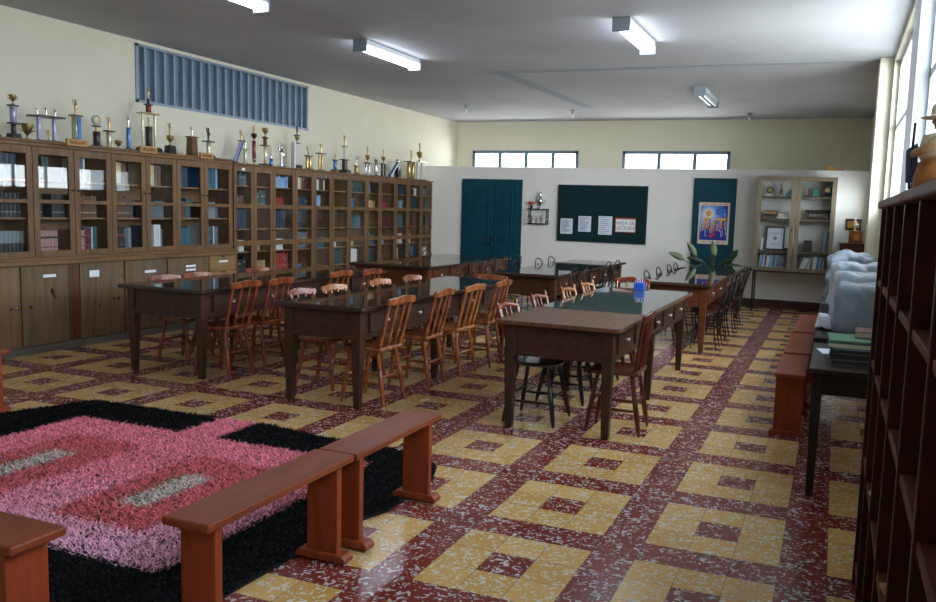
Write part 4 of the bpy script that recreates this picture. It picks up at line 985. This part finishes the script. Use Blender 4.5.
# ------------------------------------------------------------------ rug
def shag(ct):
    pass
OUT = [(-3.9, -1.05), (-3.86, .2), (-3.80, 1.0), (-3.56, 1.60), (-2.4, 1.62), (-2.03, 1.64), (-1.5, 1.56), (-.96, 1.54), (-.58, 1.37), (-.48, 1.12), (-.47, .6), (-.53, .42), (-.56, -.05), (-.58, -.5), (-.62, -1.05)]
def inside(x, y):
    c_ = False; n = len(OUT)
    for i in range(n):
        x1, y1 = OUT[i]; x2, y2 = OUT[(i+1) % n]
        if (y1 > y) != (y2 > y) and x < (x2-x1)*(y-y1)/(y2-y1)+x1: c_ = not c_
    return c_
C_ = {k: hexc(v) for k, v in dict(black='0b0c0e', coral='ff94a4', lilac='fbbcd2', red='e4747a', grey='d8c6bc', rust='bf7c60').items()}
def rugcol(x, y, rnd):
    x += rnd.gauss(0, .014); y += rnd.gauss(0, .014)
    c_ = 'black'
    if -3.24 < x < -.94 and -.42 < y < 1.2 or -2.38 < x < -2.08 and 1.1 < y: c_ = 'pink'
    if c_ == 'pink':
        for a in (-2.93, -1.91):
            if a < x < a+.60 and -.14 < y < .87:
                c_ = 'red'
                if a+.20 < x < a+.36 and .1 < y < .58: c_ = 'grey'
                elif a+.14 < x <= a+.20 and .12 < y < .58: c_ = 'rust' if rnd.random() < .6 else 'red'
    if c_ == 'pink':
        k = min(1, max(0, .5+(-y-.0)*.9+(x+1.9)*.35))
        a, b = C_['coral'], C_['lilac']; c = tuple(a[i]*(1-k)+b[i]*k for i in range(3))
    else: c = C_[c_]
    j = rnd.uniform(.75, 1.25) if c_ != 'black' else rnd.uniform(.6, 1.5)
    return tuple(v*j for v in c)
rugm = bpy.data.materials.new('shag_pile'); rugm.use_nodes = True
at_ = rugm.node_tree.nodes.new('ShaderNodeAttribute'); at_.attribute_name = 'pile'
rugm.node_tree.links.new(at_.outputs['Color'], rugm.node_tree.nodes['Principled BSDF'].inputs['Base Color'])
rugm.node_tree.nodes['Principled BSDF'].inputs['Roughness'].default_value = .85
rugm.node_tree.nodes['Principled BSDF'].inputs['Specular IOR Level'].default_value = .15
rr_ = random.Random(11)
FEET = [(-.435, -.727), (-.435, .007), (-.425, .168), (-.425, .832), (-.82, -1.10)]
V = []; F = []; CC = []
n_t = 0
while n_t < 135000:
    x = rr_.uniform(-3.9, -.46); y = rr_.uniform(-1.05, 1.64)
    if not inside(x, y): continue
    if any(abs(x-fx) < .15 and abs(y-fy) < .065 for fx, fy in FEET): continue
    n_t += 1
    c = rugcol(x, y, rr_); a = rr_.uniform(0, 2*PI); h = rr_.uniform(.018, .030); L = rr_.uniform(.012, .038)
    wv = .0031; ca, sa = math.cos(a), math.sin(a); b = rr_.uniform(0, 2*PI)
    o = len(V)
    V += [(x-sa*wv, y+ca*wv, .008), (x+sa*wv, y-ca*wv, .008), (x+sa*wv*.8+math.cos(b)*L*.5, y-ca*wv*.8+math.sin(b)*L*.5, h*.75), (x-sa*wv*.8+math.cos(b)*L*.5, y+ca*wv*.8+math.sin(b)*L*.5, h*.75), (x+math.cos(b)*L, y+math.sin(b)*L, h)]
    F += [(o, o+1, o+2, o+3), (o+3, o+2, o+4)]; CC += [c]*5
me = bpy.data.meshes.new('shag_rug'); me.from_pydata(V, [], F)
ca_ = me.color_attributes.new('pile', 'FLOAT_COLOR', 'POINT'); ca_.data.foreach_set('color', [q for c in CC for q in (*c, 1)])
me.materials.append(rugm)
rug = empty('shag_rug', (0, 0, 0), 'black and pink shag rug with nested rectangles on the tiled floor', 'rug')
ro = bpy.data.objects.new('pile', me); COL.objects.link(ro); ro.parent = rug; ro['kind'] = 'stuff'
bm_ = MB().prism(OUT, .001, .012, 'z')
bo = bm_.build('backing', mat('rug_backing', '140c0d', .95), rug)

# ------------------------------------------------------------------ benches
def bench(label, loc, L, rot=0, H=.45, W=.20, group=None, name='bench', lw=.152):
    t = empty(name, loc, label, 'bench', group, rot)
    MB().box(-W/2, W/2, -L/2, L/2, H-.032, H).build('seat', WB, t, bevel=.007)
    for s in (-1, 1):
        y = s*(L/2-.078)
        MB().frustum(0, y, .032, H-.032, lw, lw, .036, .036).build('leg', WBL, t, bevel=.004)
        MB().prism([(-.125, 0), (.125, 0), (.125, .018), (.108, .034), (-.108, .034), (-.125, .018)], y-.035, y+.035, 'y').build('foot', WBL, t, bevel=.004)
        yy_ = y-s*.02
        MB().prism([(yy_, H-.032), (yy_-s*.07, H-.032), (yy_, H-.10)], -.015, .015, 'x').build('bracket', WB, t)
    return t
bench('reddish wooden bench in front centre, nearer of two placed end to end', (-.435, -.36, .012), .89)
bench('reddish wooden bench in front centre, farther of two placed end to end', (-.425, .50, .012), .82)
bench('reddish wooden bench at the bottom left corner with its end on the rug', (-1.19, -1.10, .012), .90, R_(90))
bench('red-brown bench just showing at the left edge beside the rug', (-4.21, 1.02, 0), .80, R_(90))
g2 = None
t = bench('reddish bench at right, nearest of three in line by the covered machines', (1.305, 3.52, 0), .90, 0, .455, .21, lw=.19)
bench('reddish bench at right, middle of three in line by the covered machines', (1.31, 4.68, 0), 1.22, 0, .455, .21, lw=.19)
bench('reddish bench at right, farthest of three in line by the covered machines', (1.32, 6.18, 0), 1.55, 0, .455, .21, lw=.19)

# ------------------------------------------------------------------ right side desks, covered machines, books
def desk(label, x0, x1, y0, y1, H, wood):
    t = empty('desk', ((x0+x1)/2, (y0+y1)/2, 0), label, 'desk'); w_, l_ = (x1-x0)/2, (y1-y0)/2
    MB().box(-w_, w_, -l_, l_, H-.03, H).build('desktop', wood, t, bevel=.005)
    MB().box(-w_+.05, w_-.02, -l_+.05, l_-.05, H-.15, H-.03).build('apron', wood, t, bevel=.003)
    for sx in (-1, 1):
        for sy in (-1, 1): MB().frustum(sx*(w_-.045), sy*(l_-.06), 0, H-.03, .04, .06).build('leg', wood, t, bevel=.003)
desk('dark desk at right carrying the stack of books', 1.45, 1.97, 1.80, 2.82, .73, WDD)
desk('dark desk at right under the plastic-covered machines', 1.44, 1.97, 3.05, 6.4, .73, WDD)
for k, (col, w_, l_, h, dx, dy) in enumerate((('slate', .36, .30, .032, 0, 0), ('black', .37, .31, .03, .0, .01), ('slate', .36, .29, .028, .01, .0), ('teal', .38, .33, .03, -.01, .04), ('green', .36, .32, .012, -.02, .05), ('maroon', .25, .22, .035, .07, .16))):
    zz = .731+sum((.032, .03, .028, .03, .012)[:k])
    m_ = MB(); m_.box(-w_/2, w_/2, -l_/2, l_/2, 0, .004); m_.box(-w_/2, w_/2, -l_/2, l_/2, h-.004, h); m_.box(-w_/2, w_/2, l_/2-.005, l_/2, .004, h-.004); m_.cur = 1; m_.box(-w_/2+.004, w_/2-.004, -l_/2+.004, l_/2-.005, .004, h-.004)
    tag(m_.build('book', [BK[col], PAGES if k > 2 else BK['black']], loc=(1.735+dx, 2.12+dy, zz+k*.0006), rot=(.02, -.03, .04, 0, .05, -.05)[k]), '%s large book lying on the right desk, %s from the bottom of the stack' % (CW[col], ORD[k]), 'book', 'stacked books on the right desk')
tag(MB().box(-.07, .07, -.1, .1, 0, .003).build('paper_sheet', PAPERB, loc=(1.56, 2.44, .7315), rot=.2), 'pale loose paper beside the stack of books on the right desk', 'paper')
import bmesh
def cover(name, label, loc, d, m, seed, amp=.018, n=22, taper=.1):
    bm = bmesh.new(); bmesh.ops.create_cube(bm, size=1); bmesh.ops.subdivide_edges(bm, edges=bm.edges[:], cuts=n, use_grid_fill=True)
    for v in bm.verts:
        p = v.co.copy()
        q = Vector((p.x*2, p.y*2, p.z*2)); L = (abs(q.x)**7+abs(q.y)**7+abs(q.z)**7)**(1/7)
        q = q/max(L, 1e-6)*max(abs(q.x), abs(q.y), abs(q.z))
        p = q/2; t_ = .5-p.z
        p.x *= 1-taper*(1-t_); p.y *= 1-taper*(1-t_)
        s = Vector((p.x*d[0], p.y*d[1], (p.z+.5)*d[2]))
        k = noise.noise(Vector((s.x*7+seed, s.y*7, s.z*2.5)))*amp+noise.noise(Vector((s.x*17, s.y*17+seed, s.z*5)))*amp*.5
        fold = (1-abs(noise.noise(Vector((s.x*5+s.z*6+seed, s.y*5-s.z*4, seed)))*2.2))*amp*1.6
        nrm = Vector((p.x, p.y, p.z*.6)).normalized()
        s += nrm*(k-fold*.5)
        if p.z > -.45: v.co = s
        else: v.co = Vector((s.x, s.y, max(0, s.z)))
        if v.co.z < .004: v.co.z = .0
    me = bpy.data.meshes.new(name); bm.to_mesh(me); bm.free(); me.materials.append(m)
    me.polygons.foreach_set('use_smooth', [True]*len(me.polygons))
    o = bpy.data.objects.new(name, me); COL.objects.link(o); o.location = loc
    return tag(o, label, 'covered machine')
cover('covered_machine', 'grey plastic-covered machine nearest on the right desk', (1.75, 3.36, .731), (.42, .40, .37), COVER, 1, .017)
cover('covered_machine', 'pale plastic-covered machine second on the right desk', (1.73, 3.98, .731), (.42, .5, .41), COVERL, 5, .024)
cover('covered_machine', 'pale low plastic-covered machine third on the right desk', (1.72, 4.72, .731), (.46, .6, .45), COVERL, 9, .034)
cover('covered_machine', 'grey plastic-covered machine farthest on the right desk', (1.71, 5.55, .731), (.48, .6, .50), COVER, 13, .04)
cover('plastic_bag', 'crumpled white plastic bag at the left edge of the right desk', (1.50, 3.62, .731), (.13, .32, .11), PAPERB, 17, .03, 10, .3)['category'] = 'bag'
tag(MB().box(-.05, .05, -.06, .06, 0, .12).build('small_carton', BK['slate'], loc=(1.51, 4.33, .731), bevel=.004), 'small grey carton behind the white bag on the right desk', 'box')

# ------------------------------------------------------------------ dark bookshelf at the right edge
t = empty('open_bookshelf', (1.70, 0, 0), 'dark open wooden bookshelf along the right edge under the windows', 'bookshelf')
dv = [.77, .41, -.01, -.43, -.86, -1.28, -1.70, -2.12, -2.54]
H = 1.615; D = .28
MB().box(D-.012, D, dv[-1], dv[0], .06, H-.03).build('back_panel', WQ, t)
MB().box(-.015, D+.01, dv[-1]-.02, dv[0]+.02, H-.03, H).build('top_board', WQE, t, bevel=.006)
for y in dv: MB().box(0, D-.012, y-.012, y+.012, 0, H-.03).build('upright', WQ, t, bevel=.003)
for i in range(len(dv)-1):
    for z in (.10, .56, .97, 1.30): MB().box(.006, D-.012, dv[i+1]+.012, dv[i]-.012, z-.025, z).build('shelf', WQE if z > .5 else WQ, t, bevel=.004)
for (y, z, col, l) in ((-.60, .56, 'tan', 'tan picture booklet lying on a shelf of the dark bookshelf at right'), (.2, .56, 'cream', 'cream booklet lying deep in the dark bookshelf'), (.55, .10, 'teal', 'teal booklet on the lowest shelf at the far end of the dark bookshelf')):
    m_ = MB().box(-.09, .09, -.07, .07, 0, .012); m_.cur = 1; m_.box(-.04, .03, -.03, .04, .012, .0125)
    tag(m_.build('booklet', [BK[col], BK['black']], loc=(1.81, y, z+.0005), rot=.2), l, 'booklet')
tag(MB().box(-.012, .012, -.03, .03, 0, .13).build('dark_tablet', BLK, loc=(1.80, .68, H+.0005), bevel=.003), 'small dark upright block at the far end of the dark bookshelf top', 'block')
# painted clay figure of a man in a broad hat
t = empty('clay_figurine', (1.750, -.70, H), 'painted clay figurine of a man in a broad straw hat on the dark bookshelf', 'figurine')
MB().lathe([(.052, 0), (.056, .01), (.058, .04), (.05, .075), (.047, .095), (.05, .115), (.045, .13), (.022, .14), (.018, .147), (.024, .155), (.027, .17), (.022, .185), (.008, .192)], n=20).sphere((-.026, -.006, .168), .006, 8).build('body', SKIN, t, smooth=60)
MB().lathe([(.066, 0), (.07, .006), (.068, .03), (.058, .066), (.05, .07)], n=20).build('skirt', CLAYO, t, smooth=60)
MB().lathe([(.054, .074), (.062, .085), (.058, .11), (.05, .135), (.03, .14)], n=20).build('poncho', HAT, t, smooth=60)
MB().lathe([(.058, .178), (.062, .18), (.036, .186), (.034, .205), (.028, .214), (.004, .217)], n=20).build('hat', HAT, t, smooth=60)
for s in (-1, 1): MB().tube([(-.01, s*.05, .125), (-.045, s*.055, .10), (-.068, s*.03, .09)], [.013, .012, .009], 8).sphere((-.07, s*.028, .09), .010, 8).build('arm', SKIN, t, smooth=60)
MB().prism([(-.05, .02), (-.085, .015), (-.09, .10), (-.06, .12)], .03, .045, 'y').build('bundle', CLAYB, t, bevel=.004)
MB().tube([(-.075, .035, .0), (-.072, .03, .17)], .004, 6).build('staff', TDRK, t)

t.scale = (.82, .82, .92)

# ------------------------------------------------------------------ light
wd = bpy.data.worlds.new('sky'); SC.world = wd; wd.use_nodes = True
bg = wd.node_tree.nodes['Background']; bg.inputs[0].default_value = (.68, .84, 1.0, 1); bg.inputs[1].default_value = 6.5
nt = wd.node_tree; tc = nt.nodes.new('ShaderNodeTexCoord'); sp = nt.nodes.new('ShaderNodeSeparateXYZ'); nt.links.new(tc.outputs['Generated'], sp.inputs[0])
rp = nt.nodes.new('ShaderNodeValToRGB'); e = rp.color_ramp.elements   # paler yard below the horizon, brighter sky above
e[0].position = .40; e[0].color = (.36, .42, .44, 1); e[1].position = .56; e[1].color = (.72, .88, 1.04, 1)
nt.links.new(N(nt, 'MULTIPLY_ADD', sp.outputs[2], .5, .5), rp.inputs[0]); nt.links.new(rp.outputs[0], bg.inputs[0])
def portal(loc, rot, sx, sy):
    l = bpy.data.lights.new('window_daylight', 'AREA'); l.shape = 'RECTANGLE'; l.size = sx; l.size_y = sy; l.cycles.is_portal = True
    o = bpy.data.objects.new('window_daylight', l); COL.objects.link(o); o.location = loc; o.rotation_euler = rot
for a, b in RW:
    zt = 3.27 if b < 11 else RZL
    portal((XR+.27, (a+b)/2, (RZ0+zt)/2), (0, R_(90), 0), zt-RZ0, b-a)
for a, b in BW: portal(((a+b)/2, YB+.22, (BZ0+BZ1)/2), (R_(-90), 0, 0), b-a, BZ1-BZ0)

def fill_light(loc, rot, sx, sy, e):  # area lights added outside the windows to brighten the back of the room
    l = bpy.data.lights.new('outside_fill', 'AREA'); l.shape = 'RECTANGLE'; l.size = sx; l.size_y = sy; l.energy = e; l.color = (.95, .98, 1.0)
    o = bpy.data.objects.new('outside_fill', l); COL.objects.link(o); o.location = loc; o.rotation_euler = rot
fill_light((XR+1.6, 5.6, 1.9), (0, R_(104), 0), 2.6, 3.2, 25)
fill_light((XR+1.3, 9.5, 1.95), (0, R_(90), 0), 1.2, 3.6, 110)
fill_light((XR+1.9, 3.9, 2.6), Vector((-.62, .78, -.06)).to_track_quat('-Z', 'Y').to_euler(), 2.0, 1.8, 230)  # added, aimed through the window at the partition
fill_light((-4.5, YB+.8, 2.1), (R_(-112), 0, 0), 2.4, 1.2, 130)
fill_light((-1.4, YB+.8, 2.1), (R_(-112), 0, 0), 2.2, 1.2, 130)

# ------------------------------------------------------------------ camera
cd = bpy.data.cameras.new('camera'); cam = bpy.data.objects.new('camera', cd); COL.objects.link(cam)
yw, pt, rl_ = R_(21.3661), R_(6.418), R_(1.8062)
Fv = Vector((-math.sin(yw)*math.cos(pt), math.cos(yw)*math.cos(pt), -math.sin(pt))); rt = Vector((math.cos(yw), math.sin(yw), 0)); up = rt.cross(Fv)
Rv = math.cos(rl_)*rt+math.sin(rl_)*up; Uv = -math.sin(rl_)*rt+math.cos(rl_)*up
M = Matrix((Rv, Uv, -Fv)).transposed().to_4x4(); M.translation = Vector((1.5331, -2.8710, 1.5356)); cam.matrix_world = M
cd.sensor_fit = 'HORIZONTAL'; cd.sensor_width = 36; cd.lens = 36*816.45/936; cd.shift_x = -(512.673-468)/936; cd.shift_y = .5/936
cd.clip_start = .05; cd.clip_end = 200
SC.camera = cam
SC.view_settings.view_transform = 'Standard'; SC.view_settings.look = 'None'; SC.view_settings.gamma = 1; SC.view_settings.use_curve_mapping = False
SC.view_settings.exposure = 0.72
